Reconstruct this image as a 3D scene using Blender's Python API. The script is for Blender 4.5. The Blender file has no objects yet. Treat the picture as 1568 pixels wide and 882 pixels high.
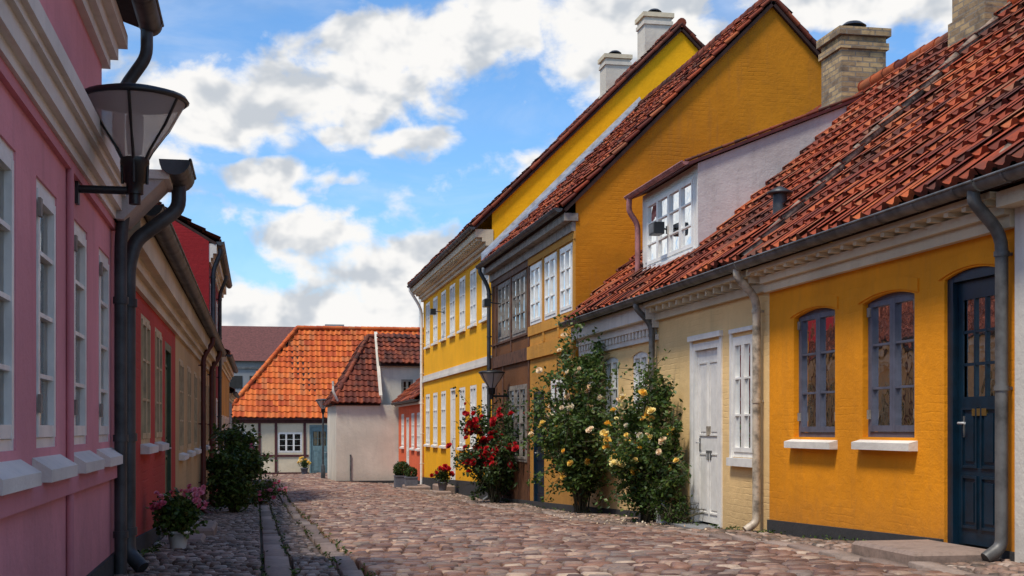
import bpy, math, random
from mathutils import Vector
random.seed(11)
R=random.random
U=random.uniform
scene=bpy.context.scene

# ------------------------------------------------------------------ helpers
GP=[(-40,-0.25),(0,-0.80),(11,-1.12),(17,-1.34),(24,-1.60),(32,-1.83),(46,-2.14),(56,-2.32),(75,-2.60),(110,-2.9),(4000,-3.0)]
def g(y):
    for (a,za),(b,zb) in zip(GP,GP[1:]):
        if y<=b: return za+(zb-za)*(y-a)/(b-a)
    return -3.0

def empty(name,loc=(0,0,0)):
    e=bpy.data.objects.new(name,None); e.empty_display_size=.3
    scene.collection.objects.link(e); e.location=loc
    return e

class Fr:
    def __init__(s,ox,oy,sd,nd): s.o=Vector((ox,oy,0)); s.sd=Vector((*sd,0)); s.nd=Vector((*nd,0))
    def P(s,a,n,z): return s.o+s.sd*a+s.nd*n+Vector((0,0,z))
def RW(x): return Fr(x,0,(0,1),(-1,0))
def LW(x): return Fr(x,0,(0,1),(1,0))
def FW(y): return Fr(0,y,(1,0),(0,-1))

class MB:
    def __init__(s): s.v=[];s.f=[];s.m=[];s.sm=[];s.mats=[]
    def mi(s,mat):
        if mat not in s.mats: s.mats.append(mat)
        return s.mats.index(mat)
    def face(s,pts,mat,sm=False):
        b=len(s.v); s.v.extend([tuple(p) for p in pts]); s.f.append(tuple(range(b,b+len(pts)))); s.m.append(s.mi(mat)); s.sm.append(sm)
    def raw(s,vs,fs,mat,sm=False):
        b=len(s.v); s.v.extend([tuple(p) for p in vs]); k=s.mi(mat)
        for f in fs: s.f.append(tuple(i+b for i in f)); s.m.append(k); s.sm.append(sm)
    def hexa(s,p,mat):
        s.raw(p,[(0,1,2,3),(7,6,5,4),(0,4,5,1),(1,5,6,2),(2,6,7,3),(3,7,4,0)],mat)
    def box(s,fr,s0,s1,n0,n1,z0,z1,mat):
        P=fr.P
        s.hexa([P(s0,n0,z0),P(s1,n0,z0),P(s1,n1,z0),P(s0,n1,z0),P(s0,n0,z1),P(s1,n0,z1),P(s1,n1,z1),P(s0,n1,z1)],mat)
    def boxs(s,fr,s0,s1,n0,n1,z0a,z1a,z0b,z1b,mat):
        P=fr.P
        s.hexa([P(s0,n0,z0a),P(s1,n0,z0b),P(s1,n1,z0b),P(s0,n1,z0a),P(s0,n0,z1a),P(s1,n0,z1b),P(s1,n1,z1b),P(s0,n1,z1a)],mat)
    def abox(s,x0,x1,y0,y1,z0,z1,mat): s.box(Fr(0,0,(1,0),(0,1)),x0,x1,y0,y1,z0,z1,mat)
    def tube(s,pts,r,mat,seg=10,r2=None,caps=True):
        pts=[Vector(p) for p in pts]; n=len(pts); vs=[];fs=[]
        for i,p in enumerate(pts):
            d=(pts[min(i+1,n-1)]-pts[max(i-1,0)]).normalized()
            a=Vector((0,0,1)) if abs(d.z)<.9 else Vector((1,0,0))
            x=d.cross(a).normalized(); y=d.cross(x).normalized()
            rr=r if r2 is None else r+(r2-r)*i/(n-1)
            for k in range(seg):
                t=2*math.pi*k/seg; vs.append(p+(x*math.cos(t)+y*math.sin(t))*rr)
        for i in range(n-1):
            best=0;bd=1e9
            for o in range(seg):
                dd=(vs[i*seg]-vs[(i+1)*seg+o]).length
                if dd<bd: bd=dd;best=o
            if best:
                ring=vs[(i+1)*seg:(i+2)*seg]; ring=ring[best:]+ring[:best]; vs[(i+1)*seg:(i+2)*seg]=ring
            if (vs[i*seg+1]-vs[(i+1)*seg+1]).length>(vs[i*seg+1]-vs[(i+1)*seg+seg-1]).length+1e-6:
                ring=vs[(i+1)*seg:(i+2)*seg]; ring=[ring[0]]+ring[:0:-1]; vs[(i+1)*seg:(i+2)*seg]=ring
            for k in range(seg):
                fs.append((i*seg+k,i*seg+(k+1)%seg,(i+1)*seg+(k+1)%seg,(i+1)*seg+k))
        s.raw(vs,fs,mat,True)
        if caps:
            s.face(vs[:seg],mat); s.face(vs[-seg:],mat)
    def lathe(s,c,prof,mat,seg=24,sm=True,cap=False):
        vs=[];fs=[]
        for r,z in prof:
            for k in range(seg):
                t=2*math.pi*k/seg; vs.append((c[0]+r*math.cos(t),c[1]+r*math.sin(t),c[2]+z))
        for i in range(len(prof)-1):
            for k in range(seg): fs.append((i*seg+k,i*seg+(k+1)%seg,(i+1)*seg+(k+1)%seg,(i+1)*seg+k))
        s.raw(vs,fs,mat,sm)
        if cap: s.face(vs[:seg],mat); s.face(vs[-seg:],mat)
    def make(s,name,parent=None):
        me=bpy.data.meshes.new(name); me.from_pydata(s.v,[],s.f)
        for m in s.mats: me.materials.append(m)
        me.polygons.foreach_set("material_index",s.m); me.polygons.foreach_set("use_smooth",s.sm)
        me.update()
        o=bpy.data.objects.new(name,me); scene.collection.objects.link(o)
        if parent: o.parent=parent
        return o

# ------------------------------------------------------------------ materials
def newmat(name):
    m=bpy.data.materials.new(name); m.use_nodes=True
    nt=m.node_tree; b=nt.nodes["Principled BSDF"]
    return m,nt,b
def nd(nt,t,**kw):
    n=nt.nodes.new(t)
    for k,v in kw.items(): setattr(n,k,v)
    return n
def mathn(nt,op,a,b=None,c=None,clamp=False):
    n=nt.nodes.new("ShaderNodeMath"); n.operation=op; n.use_clamp=clamp
    for i,x in enumerate((a,b,c)):
        if x is None: continue
        if isinstance(x,(int,float)): n.inputs[i].default_value=x
        else: nt.links.new(x,n.inputs[i])
    return n.outputs[0]
def mixc(nt,fac,a,b,blend='MIX'):
    n=nt.nodes.new("ShaderNodeMix"); n.data_type='RGBA'; n.blend_type=blend
    for i,x in ((0,fac),(6,a),(7,b)):
        if isinstance(x,(int,float)): n.inputs[i].default_value=x
        elif isinstance(x,(tuple,list)): n.inputs[i].default_value=(*x[:3],1)
        else: nt.links.new(x,n.inputs[i])
    return n.outputs[2]
def smooth(nt,x,a,b):
    n=nt.nodes.new("ShaderNodeMapRange"); n.interpolation_type='SMOOTHSTEP'
    nt.links.new(x,n.inputs[0]); n.inputs[1].default_value=a; n.inputs[2].default_value=b
    return n.outputs[0]
def noise(nt,vec,scale,detail=4,rough=.55,dist=0):
    n=nt.nodes.new("ShaderNodeTexNoise"); n.inputs["Scale"].default_value=scale; n.inputs["Detail"].default_value=detail
    n.inputs["Roughness"].default_value=rough; n.inputs["Distortion"].default_value=dist
    if vec is not None: nt.links.new(vec,n.inputs["Vector"])
    return n.outputs["Fac"]
def scalev(nt,vec,s):
    n=nt.nodes.new("ShaderNodeVectorMath"); n.operation='MULTIPLY'; nt.links.new(vec,n.inputs[0]); n.inputs[1].default_value=s
    return n.outputs[0]

def plaster(name,col,brick=.6,stain=.25,rough=.85,dirt=.5):
    m,nt,b=newmat(name); L=nt.links
    tc=nd(nt,"ShaderNodeTexCoord"); v=tc.outputs["Object"]
    sp=nd(nt,"ShaderNodeSeparateXYZ"); L.new(v,sp.inputs[0])
    n1=noise(nt,v,.7,4,.6); n2=noise(nt,v,9,5,.65); n3=noise(nt,v,55,2,.6)
    st=noise(nt,scalev(nt,v,(5,5,.5)),1.3,4,.6)
    c=mixc(nt,smooth(nt,n1,.35,.7),[x*(1-stain*.55) for x in col],[min(1,x*1.06) for x in col])
    c=mixc(nt,mathn(nt,'MULTIPLY',smooth(nt,st,.5,.8),stain*1.1),c,[x*.55+.02 for x in col])
    c=mixc(nt,mathn(nt,'MULTIPLY',smooth(nt,n2,.52,.75),stain*.8),c,[x*.7+.02 for x in col])
    h=mathn(nt,'ADD',mathn(nt,'MULTIPLY',n2,1.2),mathn(nt,'MULTIPLY',n3,.35))
    if brick:
        xy=mathn(nt,'ADD',sp.outputs[0],sp.outputs[1])
        cb=nd(nt,"ShaderNodeCombineXYZ"); L.new(xy,cb.inputs[0]); L.new(sp.outputs[2],cb.inputs[1])
        wob=nd(nt,"ShaderNodeTexNoise"); wob.inputs["Scale"].default_value=5; wob.inputs["Detail"].default_value=4; L.new(v,wob.inputs["Vector"])
        wsc=scalev(nt,wob.outputs["Color"],(.07,.05,0)); add=nd(nt,"ShaderNodeVectorMath"); L.new(cb.outputs[0],add.inputs[0]); L.new(wsc,add.inputs[1])
        br=nd(nt,"ShaderNodeTexBrick"); L.new(add.outputs[0],br.inputs["Vector"])
        br.inputs["Scale"].default_value=1; br.inputs["Brick Width"].default_value=.24; br.inputs["Row Height"].default_value=.078
        br.inputs["Mortar Size"].default_value=.012; br.inputs["Mortar Smooth"].default_value=1.0
        br.inputs["Color1"].default_value=(1,1,1,1); br.inputs["Color2"].default_value=(.85,.85,.85,1); br.inputs["Mortar"].default_value=(.7,.7,.7,1)
        patch=smooth(nt,noise(nt,v,1.3,3),.4,.7)
        c=mixc(nt,mathn(nt,'MULTIPLY',patch,brick*.3),c,br.outputs["Color"],'MULTIPLY')
        h=mathn(nt,'ADD',h,mathn(nt,'MULTIPLY',br.outputs["Fac"],mathn(nt,'MULTIPLY',patch,-brick*.9)))
    rel=mathn(nt,'ADD',mathn(nt,'MULTIPLY',sp.outputs[1],.028),mathn(nt,'ADD',sp.outputs[2],.82))
    rel=mathn(nt,'ADD',rel,mathn(nt,'MULTIPLY',n2,-.5))
    dd=mathn(nt,'SUBTRACT',1,smooth(nt,rel,-.25,.45))
    c=mixc(nt,mathn(nt,'MULTIPLY',dd,dirt),c,[x*.45+.03 for x in col])
    L.new(c,b.inputs["Base Color"]); b.inputs["Roughness"].default_value=rough; b.inputs["Specular IOR Level"].default_value=.25
    bp=nd(nt,"ShaderNodeBump"); bp.inputs["Strength"].default_value=.6; bp.inputs["Distance"].default_value=.013
    L.new(h,bp.inputs["Height"]); L.new(bp.outputs[0],b.inputs["Normal"])
    return m
def paint(name,col,rough=.45,var=.15,bump=.15,metal=0,sc=6):
    m,nt,b=newmat(name); L=nt.links
    tc=nd(nt,"ShaderNodeTexCoord"); v=tc.outputs["Object"]
    n1=noise(nt,v,sc,5,.6)
    c=mixc(nt,smooth(nt,n1,.35,.72),col,[x*(1-var*1.6) for x in col])
    L.new(c,b.inputs["Base Color"]); L.new(mathn(nt,'ADD',mathn(nt,'MULTIPLY',n1,.25),rough-.12),b.inputs["Roughness"]); b.inputs["Metallic"].default_value=metal
    bp=nd(nt,"ShaderNodeBump"); bp.inputs["Strength"].default_value=bump; bp.inputs["Distance"].default_value=.005
    L.new(n1,bp.inputs["Height"]); L.new(bp.outputs[0],b.inputs["Normal"])
    return m
def island(name,stops,rough=.8,nsc=3,moss=None,mossamt=.5,bump=.4,trans=0,blk=.32):
    m,nt,b=newmat(name); L=nt.links
    geo=nd(nt,"ShaderNodeNewGeometry"); rp=nd(nt,"ShaderNodeValToRGB"); L.new(geo.outputs["Random Per Island"],rp.inputs[0])
    e=rp.color_ramp.elements
    while len(e)<len(stops): e.new(.5)
    for i,(p,c) in enumerate(stops): e[i].position=p; e[i].color=(*c,1)
    c=rp.outputs[0]
    if bump or moss:
        tc=nd(nt,"ShaderNodeTexCoord"); v=tc.outputs["Object"]
        n2=noise(nt,v,22,4,.65)
        c=mixc(nt,mathn(nt,'MULTIPLY',smooth(nt,n2,.42,.75),blk),c,(.03,.022,.018))
        if moss:
            n1=noise(nt,v,nsc,5,.65)
            c=mixc(nt,mathn(nt,'MULTIPLY',smooth(nt,n1,.46,.66),mossamt),c,moss)
        bp=nd(nt,"ShaderNodeBump"); bp.inputs["Strength"].default_value=bump; bp.inputs["Distance"].default_value=.01
        L.new(n2,bp.inputs["Height"]); L.new(bp.outputs[0],b.inputs["Normal"])
    L.new(c,b.inputs["Base Color"]); b.inputs["Roughness"].default_value=rough; b.inputs["Specular IOR Level"].default_value=.3
    if trans:
        tr=nd(nt,"ShaderNodeBsdfTranslucent"); L.new(c,tr.inputs[0]); mx=nd(nt,"ShaderNodeMixShader"); mx.inputs[0].default_value=trans
        L.new(b.outputs[0],mx.inputs[1]); L.new(tr.outputs[0],mx.inputs[2]); L.new(mx.outputs[0],nt.nodes["Material Output"].inputs[0])
    return m

M={}
M['orange']=plaster('orange_plaster',(.82,.295,.007),.20,.30)
M['cream']=plaster('cream_plaster',(.86,.585,.27),.35,.22)
M['yellow']=plaster('yellow_plaster',(.92,.44,.004),.12,.15)
M['ochre']=plaster('ochre_plaster',(.54,.195,.006),.40,.42)
M['ochre2']=plaster('ochre_light_plaster',(.58,.27,.045),.2,.45)
M['brownp']=plaster('brown_plank',(.17,.066,.022),0,.5)
M['pink']=plaster('pink_plaster',(.74,.30,.335),0,.28)
M['pinkd']=plaster('pink_band',(.62,.24,.27),0,.2)
M['lilac']=plaster('pale_lilac_plaster',(.54,.49,.47),0,.35)
M['red']=plaster('red_plaster',(.52,.055,.042),.5,.3)
M['beige']=plaster('beige_plaster',(.58,.38,.185),.3,.3)
M['dkred']=plaster('dark_red_plaster',(.30,.016,.020),.4,.3)
M['salmon']=plaster('salmon_plaster',(.80,.15,.06),.2,.2)
M['whitew']=plaster('white_plaster',(.68,.61,.51),0,.28)
M['creamtrim']=plaster('cream_trim',(.70,.59,.42),0,.35)
M['whitetrim']=plaster('white_trim',(.74,.69,.62),0,.3,dirt=.2)
M['plinth']=plaster('dark_plinth',(.045,.043,.045),0,.4)
M['concrete']=plaster('grey_render',(.28,.28,.285),0,.3)
M['white']=paint('white_wood_paint',(.82,.79,.74),.4,.10)
M['greywood']=paint('grey_wood_paint',(.10,.105,.145),.5,.2)
M['greyw2']=paint('weathered_grey_wood',(.28,.24,.20),.7,.35)
M['green']=paint('green_wood_paint',(.035,.07,.03),.5,.3)
M['teal']=paint('teal_wood_paint',(.16,.25,.26),.5,.2)
M['navy']=paint('navy_door_paint',(.003,.020,.040),.36,.3)
M['beigew']=paint('beige_wood_paint',(.50,.38,.22),.5,.2)
M['zinc']=paint('grey_zinc',(.17,.165,.16),.5,.4,metal=.3,sc=4)
M['zincd']=paint('dark_zinc',(.065,.068,.074),.5,.35,metal=.3,sc=4)
M['maroon']=paint('maroon_paint',(.10,.018,.018),.45,.3)
M['roofbrown']=paint('brown_sheet_roof',(.13,.038,.03),.8,.3)
M['pinkpipe']=paint('rose_pipe_paint',(.40,.16,.15),.5,.3)
M['creampipe']=paint('cream_pipe_paint',(.55,.46,.35),.5,.45,sc=9)
M['black']=paint('black_iron',(.012,.012,.013),.4,.3)
M['timber']=paint('brown_timber',(.13,.048,.018),.7,.45,.5)
M['timberd']=paint('maroon_timber',(.09,.02,.02),.7,.3)
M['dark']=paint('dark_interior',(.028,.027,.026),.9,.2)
M['curtain']=paint('curtain_cloth',(.86,.72,.48),.9,.1)
M['brass']=paint('brass',(.5,.33,.1),.35,.2,metal=.9)
M['terracotta']=paint('glazed_pot',(.12,.13,.16),.5,.2)
M['potwhite']=paint('white_pot',(.7,.7,.68),.5,.2)
M['mortar']=paint('roof_mortar',(.30,.21,.155),.9,.5,.6,sc=12)
M['lead']=paint('lead_flashing',(.26,.30,.38),.5,.3,metal=.2)
M['slab']=paint('roof_underlay',(.035,.012,.009),.9,.3)
M['stem']=paint('rose_stem',(.10,.085,.04),.8,.4)
M['granite']=island('granite_slab',[(0,(.19,.135,.11)),(.5,(.29,.205,.165)),(1,(.38,.29,.235))],.75,1.5,(.115,.085,.065),.5)
M['sett']=island('granite_sett',[(0,(.085,.047,.036)),(.25,(.18,.090,.062)),(.5,(.29,.150,.100)),(.7,(.22,.165,.135)),(.88,(.36,.21,.145)),(1,(.50,.37,.27))],.52,.9,(.085,.055,.040),.45)
M['cobble']=island('cobblestone',[(0,(.085,.062,.050)),(.4,(.18,.125,.095)),(.75,(.30,.185,.135)),(1,(.46,.37,.30))],.6,1.3,(.078,.062,.040),.45)
M['tile']=island('red_pantile',[(0,(.095,.020,.012)),(.2,(.22,.036,.015)),(.6,(.35,.060,.018)),(.88,(.46,.105,.028)),(1,(.26,.11,.06))],.75,.9,(.058,.026,.019),.8,blk=.38)
M['tiled']=island('dark_pantile',[(0,(.06,.016,.012)),(.5,(.17,.036,.018)),(1,(.28,.065,.026))],.8,1.1,(.04,.022,.016),.65,blk=.3)
M['tileo']=island('orange_pantile',[(0,(.38,.056,.014)),(.4,(.56,.105,.018)),(.8,(.66,.155,.028)),(1,(.44,.13,.045))],.75,.6,(.22,.06,.022),.45,blk=.25)
M['leaf']=island('rose_leaf',[(0,(.020,.042,.010)),(.4,(.048,.092,.016)),(.8,(.09,.145,.026)),(1,(.15,.18,.04))],.45,3,None,0,0,.25)
M['leafd']=island('dark_leaf',[(0,(.014,.032,.009)),(.5,(.035,.066,.014)),(1,(.07,.11,.022))],.45,3,None,0,0,.2)
M['petal_y']=island('yellow_petal',[(0,(.85,.50,.06)),(.6,(.90,.64,.16)),(1,(.90,.78,.40))],.6,3,None,0,0,.15)
M['petal_r']=island('red_petal',[(0,(.30,.004,.010)),(1,(.58,.012,.018))],.6,3,None,0,0,.1)
M['petal_p']=island('pink_petal',[(0,(.75,.14,.26)),(1,(.88,.42,.50))],.6,3,None,0,0,.2)
M['petal_w']=island('cream_petal',[(0,(.85,.60,.36)),(1,(.90,.80,.60))],.6,3,None,0,0,.2)

def chimney_brick():
    m,nt,b=newmat('pale_chimney_brick'); L=nt.links
    tc=nd(nt,"ShaderNodeTexCoord"); v=tc.outputs["Object"]; sp=nd(nt,"ShaderNodeSeparateXYZ"); L.new(v,sp.inputs[0])
    cb=nd(nt,"ShaderNodeCombineXYZ"); L.new(mathn(nt,'ADD',sp.outputs[0],sp.outputs[1]),cb.inputs[0]); L.new(sp.outputs[2],cb.inputs[1])
    br=nd(nt,"ShaderNodeTexBrick"); L.new(cb.outputs[0],br.inputs["Vector"]); br.inputs["Scale"].default_value=1
    br.inputs["Brick Width"].default_value=.23; br.inputs["Row Height"].default_value=.078; br.inputs["Mortar Size"].default_value=.010
    br.inputs["Color1"].default_value=(.52,.35,.17,1); br.inputs["Color2"].default_value=(.20,.13,.075,1); br.inputs["Mortar"].default_value=(.25,.20,.15,1)
    n=noise(nt,v,6,5,.7); c=mixc(nt,mathn(nt,'MULTIPLY',smooth(nt,n,.45,.7),.6),br.outputs["Color"],(.085,.062,.045))
    L.new(c,b.inputs["Base Color"]); b.inputs["Roughness"].default_value=.9
    bp=nd(nt,"ShaderNodeBump"); bp.inputs["Strength"].default_value=.8; bp.inputs["Distance"].default_value=.02
    L.new(mathn(nt,'SUBTRACT',n,br.outputs["Fac"]),bp.inputs["Height"]); L.new(bp.outputs[0],b.inputs["Normal"])
    return m
M['cbrick']=chimney_brick()
def glass(name,tint=(.86,.87,.87),boost=.0):
    m,nt,b=newmat(name); L=nt.links; nt.nodes.remove(b)
    tr=nd(nt,"ShaderNodeBsdfTransparent"); tr.inputs[0].default_value=(*tint,1)
    gl=nd(nt,"ShaderNodeBsdfGlossy"); gl.inputs["Roughness"].default_value=.03; gl.inputs["Color"].default_value=(.9,.93,.95,1)
    tc=nd(nt,"ShaderNodeTexCoord"); n=noise(nt,tc.outputs["Object"],3.5,2)
    bp=nd(nt,"ShaderNodeBump"); bp.inputs["Strength"].default_value=.25; bp.inputs["Distance"].default_value=.02; L.new(n,bp.inputs["Height"]); L.new(bp.outputs[0],gl.inputs["Normal"])
    fr=nd(nt,"ShaderNodeFresnel"); fr.inputs[0].default_value=1.42
    mx=nd(nt,"ShaderNodeMixShader"); L.new(mathn(nt,'ADD',fr.outputs[0],boost,clamp=True),mx.inputs[0]); L.new(tr.outputs[0],mx.inputs[1]); L.new(gl.outputs[0],mx.inputs[2])
    L.new(mx.outputs[0],nt.nodes["Material Output"].inputs[0]); return m
M['glass']=glass('window_glass')
def lampglass():
    m,nt,b=newmat('lamp_glass'); L=nt.links
    b.inputs["Base Color"].default_value=(.70,.64,.62,1); b.inputs["Roughness"].default_value=.25
    tr=nd(nt,"ShaderNodeBsdfTransparent"); tl=nd(nt,"ShaderNodeBsdfTranslucent"); tl.inputs[0].default_value=(.95,.90,.86,1)
    m1=nd(nt,"ShaderNodeMixShader"); m1.inputs[0].default_value=.55; L.new(b.outputs[0],m1.inputs[1]); L.new(tl.outputs[0],m1.inputs[2])
    m2=nd(nt,"ShaderNodeMixShader"); m2.inputs[0].default_value=.25; L.new(m1.outputs[0],m2.inputs[1]); L.new(tr.outputs[0],m2.inputs[2])
    L.new(m2.outputs[0],nt.nodes["Material Output"].inputs[0]); return m
M['lampglass']=lampglass()

# ------------------------------------------------------------------ architectural parts
def wall(mb,fr,s0,s1,z0,z1,holes,depth,mat):
    S=sorted({s0,s1,*[h[0] for h in holes],*[h[1] for h in holes]}); Z=sorted({z0,z1,*[h[2] for h in holes],*[h[3] for h in holes]})
    for a,b in zip(S,S[1:]):
        for c,d in zip(Z,Z[1:]):
            ms,mz=(a+b)/2,(c+d)/2
            if any(h[0]<ms<h[1] and h[2]<mz<h[3] for h in holes): continue
            mb.face([fr.P(a,0,c),fr.P(b,0,c),fr.P(b,0,d),fr.P(a,0,d)],mat)
    for h in holes:
        a,b,c,d=h[:4]; P=fr.P
        mb.face([P(a,0,c),P(a,-depth,c),P(a,-depth,d),P(a,0,d)],mat); mb.face([P(b,0,c),P(b,-depth,c),P(b,-depth,d),P(b,0,d)],mat)
        mb.face([P(a,0,c),P(b,0,c),P(b,-depth,c),P(a,-depth,c)],mat); mb.face([P(a,0,d),P(b,0,d),P(b,-depth,d),P(a,-depth,d)],mat)

def arch(mb,fr,s0,s1,zt,rise,depth,mat,n=10):
    pts=[(s0+(s1-s0)*i/n, zt-rise*((2*i/n-1)**2)) for i in range(n+1)]
    for (a,za),(b,zb) in zip(pts,pts[1:]):
        mb.face([fr.P(a,0,za),fr.P(b,0,zb),fr.P(b,0,zt),fr.P(a,0,zt)],mat)
        mb.face([fr.P(a,0,za),fr.P(b,0,zb),fr.P(b,-depth,zb),fr.P(a,-depth,za)],mat)

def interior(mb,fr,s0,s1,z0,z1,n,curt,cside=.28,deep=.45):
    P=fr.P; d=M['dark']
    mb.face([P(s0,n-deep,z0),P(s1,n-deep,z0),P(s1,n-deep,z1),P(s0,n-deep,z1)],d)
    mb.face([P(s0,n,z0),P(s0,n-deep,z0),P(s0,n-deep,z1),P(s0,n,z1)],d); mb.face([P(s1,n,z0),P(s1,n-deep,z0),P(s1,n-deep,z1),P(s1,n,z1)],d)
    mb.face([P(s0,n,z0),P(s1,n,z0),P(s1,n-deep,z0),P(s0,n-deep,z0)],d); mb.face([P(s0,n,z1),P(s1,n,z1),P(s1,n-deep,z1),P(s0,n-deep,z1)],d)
    if curt:
        w=(s1-s0)*cside
        for a,b in ((s0+.03,s0+w),(s1-w,s1-.03)):
            N=18; pr=None
            for i in range(N+1):
                s=a+(b-a)*i/N; nn=n-.045+.022*math.sin(i*1.9+a*7)
                if pr: mb.face([P(pr[0],pr[1],z0+.02),P(s,nn,z0+.02),P(s,nn,z1),P(pr[0],pr[1],z1)],curt,True)
                pr=(s,nn)

def window(mb,fr,s0,s1,z0,z1,depth=.10,cases=2,rows=3,cols=1,fm=None,gm=None,curt=None,fw=.045,sw=.045,mw=.022,sill=None,cside=.28,pop=0,hinge=False):
    fm=fm or M['white']; n=-depth+pop
    f=mb.box
    f(fr,s0,s0+fw,n,n+.05,z0,z1,fm); f(fr,s1-fw,s1,n,n+.05,z0,z1,fm)
    f(fr,s0+fw,s1-fw,n+.002,n+.048,z0,z0+fw,fm); f(fr,s0+fw,s1-fw,n+.002,n+.048,z1-fw,z1,fm)
    a0=s0+fw+.003; a1=s1-fw-.003; b0=z0+fw+.003; b1=z1-fw-.003; cw=(a1-a0)/cases
    for i in range(cases):
        c0=a0+i*cw+.002; c1=a0+(i+1)*cw-.002; t=n+.062
        f(fr,c0,c0+sw,n+.008,t,b0,b1,fm); f(fr,c1-sw,c1,n+.008,t,b0,b1,fm)
        f(fr,c0+sw,c1-sw,n+.010,t-.002,b0,b0+sw*1.2,fm); f(fr,c0+sw,c1-sw,n+.010,t-.002,b1-sw,b1,fm)
        for r in range(1,rows):
            z=b0+(b1-b0)*r/rows; f(fr,c0+sw,c1-sw,n+.015,t-.006,z-mw/2,z+mw/2,fm)
        for k in range(1,cols):
            s=c0+(c1-c0)*k/cols; f(fr,s-mw/2,s+mw/2,n+.017,t-.008,b0+sw,b1-sw,fm)
        if hinge:
            hs=c0 if i==0 else c1
            for hz in (b0+.12,b1-.14,): f(fr,hs-.03,hs+.03,t,t+.015,hz,hz+.09,M['greyw2'])
    mb.face([fr.P(s0+.01,n+.028,z0+.01),fr.P(s1-.01,n+.028,z0+.01),fr.P(s1-.01,n+.028,z1-.01),fr.P(s0+.01,n+.028,z1-.01)],M['glass'])
    interior(mb,fr,s0,s1,z0,z1,n-.001,curt,cside)
    if sill:
        mb.hexa([fr.P(s0-.05,-depth+.01,z0-.09),fr.P(s1+.05,-depth+.01,z0-.09),fr.P(s1+.05,.08,z0-.09),fr.P(s0-.05,.08,z0-.09),
                 fr.P(s0-.05,-depth+.01,z0+.012),fr.P(s1+.05,-depth+.01,z0+.012),fr.P(s1+.05,.08,z0-.025),fr.P(s0-.05,.08,z0-.025)],sill)

def panel(mb,fr,a,b,c,d,n,mat):
    w=.022
    mb.box(fr,a,a+w,n-.002,n+.016,c,d,mat); mb.box(fr,b-w,b,n-.002,n+.016,c,d,mat)
    mb.box(fr,a+w,b-w,n-.002,n+.014,c,c+w,mat); mb.box(fr,a+w,b-w,n-.002,n+.014,d-w,d,mat)
    mb.box(fr,a+.055,b-.055,n-.002,n+.010,c+.055,d-.055,mat)
def door(mb,fr,s0,s1,z0,z1,depth,fm,dm,panels,glaz=None,handle=True,fw=.09):
    n=-depth
    mb.box(fr,s0,s0+fw,n-.04,n+.07,z0,z1,fm); mb.box(fr,s1-fw,s1,n-.04,n+.07,z0,z1,fm); mb.box(fr,s0+fw,s1-fw,n-.04,n+.068,z1-fw,z1,fm)
    a,b,c,d=s0+fw+.004,s1-fw-.004,z0+.02,z1-fw-.004; W=b-a;H=d-c
    if glaz:
        g0,g1,h0,h1,nc,nr=glaz; x0=a+g0*W;x1=a+g1*W;y0=c+h0*H;y1=c+h1*H
        mb.box(fr,a,b,n-.03,n+.02,c,y0,dm); mb.box(fr,a,b,n-.03,n+.02,y1,d,dm); mb.box(fr,a,x0,n-.03,n+.02,y0,y1,dm); mb.box(fr,x1,b,n-.03,n+.02,y0,y1,dm)
        for k in range(1,nc): s=x0+(x1-x0)*k/nc; mb.box(fr,s-.012,s+.012,n-.01,n+.018,y0,y1,dm)
        for k in range(1,nr): z=y0+(y1-y0)*k/nr; mb.box(fr,x0,x1,n-.008,n+.016,z-.012,z+.012,dm)
        mb.face([fr.P(x0,n,y0),fr.P(x1,n,y0),fr.P(x1,n,y1),fr.P(x0,n,y1)],M['glass'])
        interior(mb,fr,x0,x1,y0,y1,n+.012,M['curtain'],.46,.3)
    else: mb.box(fr,a,b,n-.03,n+.02,c,d,dm)
    for (p,q,r,t) in panels: panel(mb,fr,a+p*W,a+q*W,c+r*H,c+t*H,n+.02,dm)
    if handle:
        hz=c+.46*H; hs=b-.09 if handle!='L' else a+.09; k=-1 if handle!='L' else 1
        mb.box(fr,hs-.018,hs+.018,n+.02,n+.03,hz-.12,hz+.06,M['zinc']); mb.tube([fr.P(hs,n+.03,hz),fr.P(hs,n+.075,hz),fr.P(hs+k*.11,n+.08,hz)],.011,M['potwhite'],6)

def gutter(mb,fr,s0,s1,n,z,r,mat,seg=8,brk=.65):
    def half(rr,a,b,t0=math.pi,t1=2*math.pi):
        vs=[];fs=[]
        for s in (a,b):
            for k in range(seg+1):
                t=t0+(t1-t0)*k/seg; vs.append(fr.P(s,n+rr*math.cos(t),z+rr*math.sin(t)))
        for k in range(seg): fs.append((k,k+1,seg+2+k,seg+1+k))
        mb.raw(vs,fs,mat,True)
    half(r,s0,s1); half(r-.006,s0,s1)
    for e in (s0,s1): mb.face([fr.P(e,n+r*math.cos(math.pi+math.pi*k/seg),z+r*math.sin(math.pi+math.pi*k/seg)) for k in range(seg+1)],mat)
    mb.tube([fr.P(s0,n+r,z),fr.P(s1,n+r,z)],.012,mat,6)
    s=s0+.3
    while s<s1:
        half(r+.007,s-.015,s+.015,math.pi*.95,math.pi*2.02); s+=brk
def bendpath(pts,k=.35,n=4):
    out=[Vector(pts[0])]
    for i in range(1,len(pts)-1):
        a,b,c=map(Vector,(pts[i-1],pts[i],pts[i+1])); d=min((b-a).length,(c-b).length)*k
        p=b+(a-b).normalized()*d; q=b+(c-b).normalized()*d
        for j in range(n+1):
            t=j/n; out.append(p*(1-t)**2+b*2*t*(1-t)+q*t*t)
    out.append(Vector(pts[-1])); return out
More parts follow.
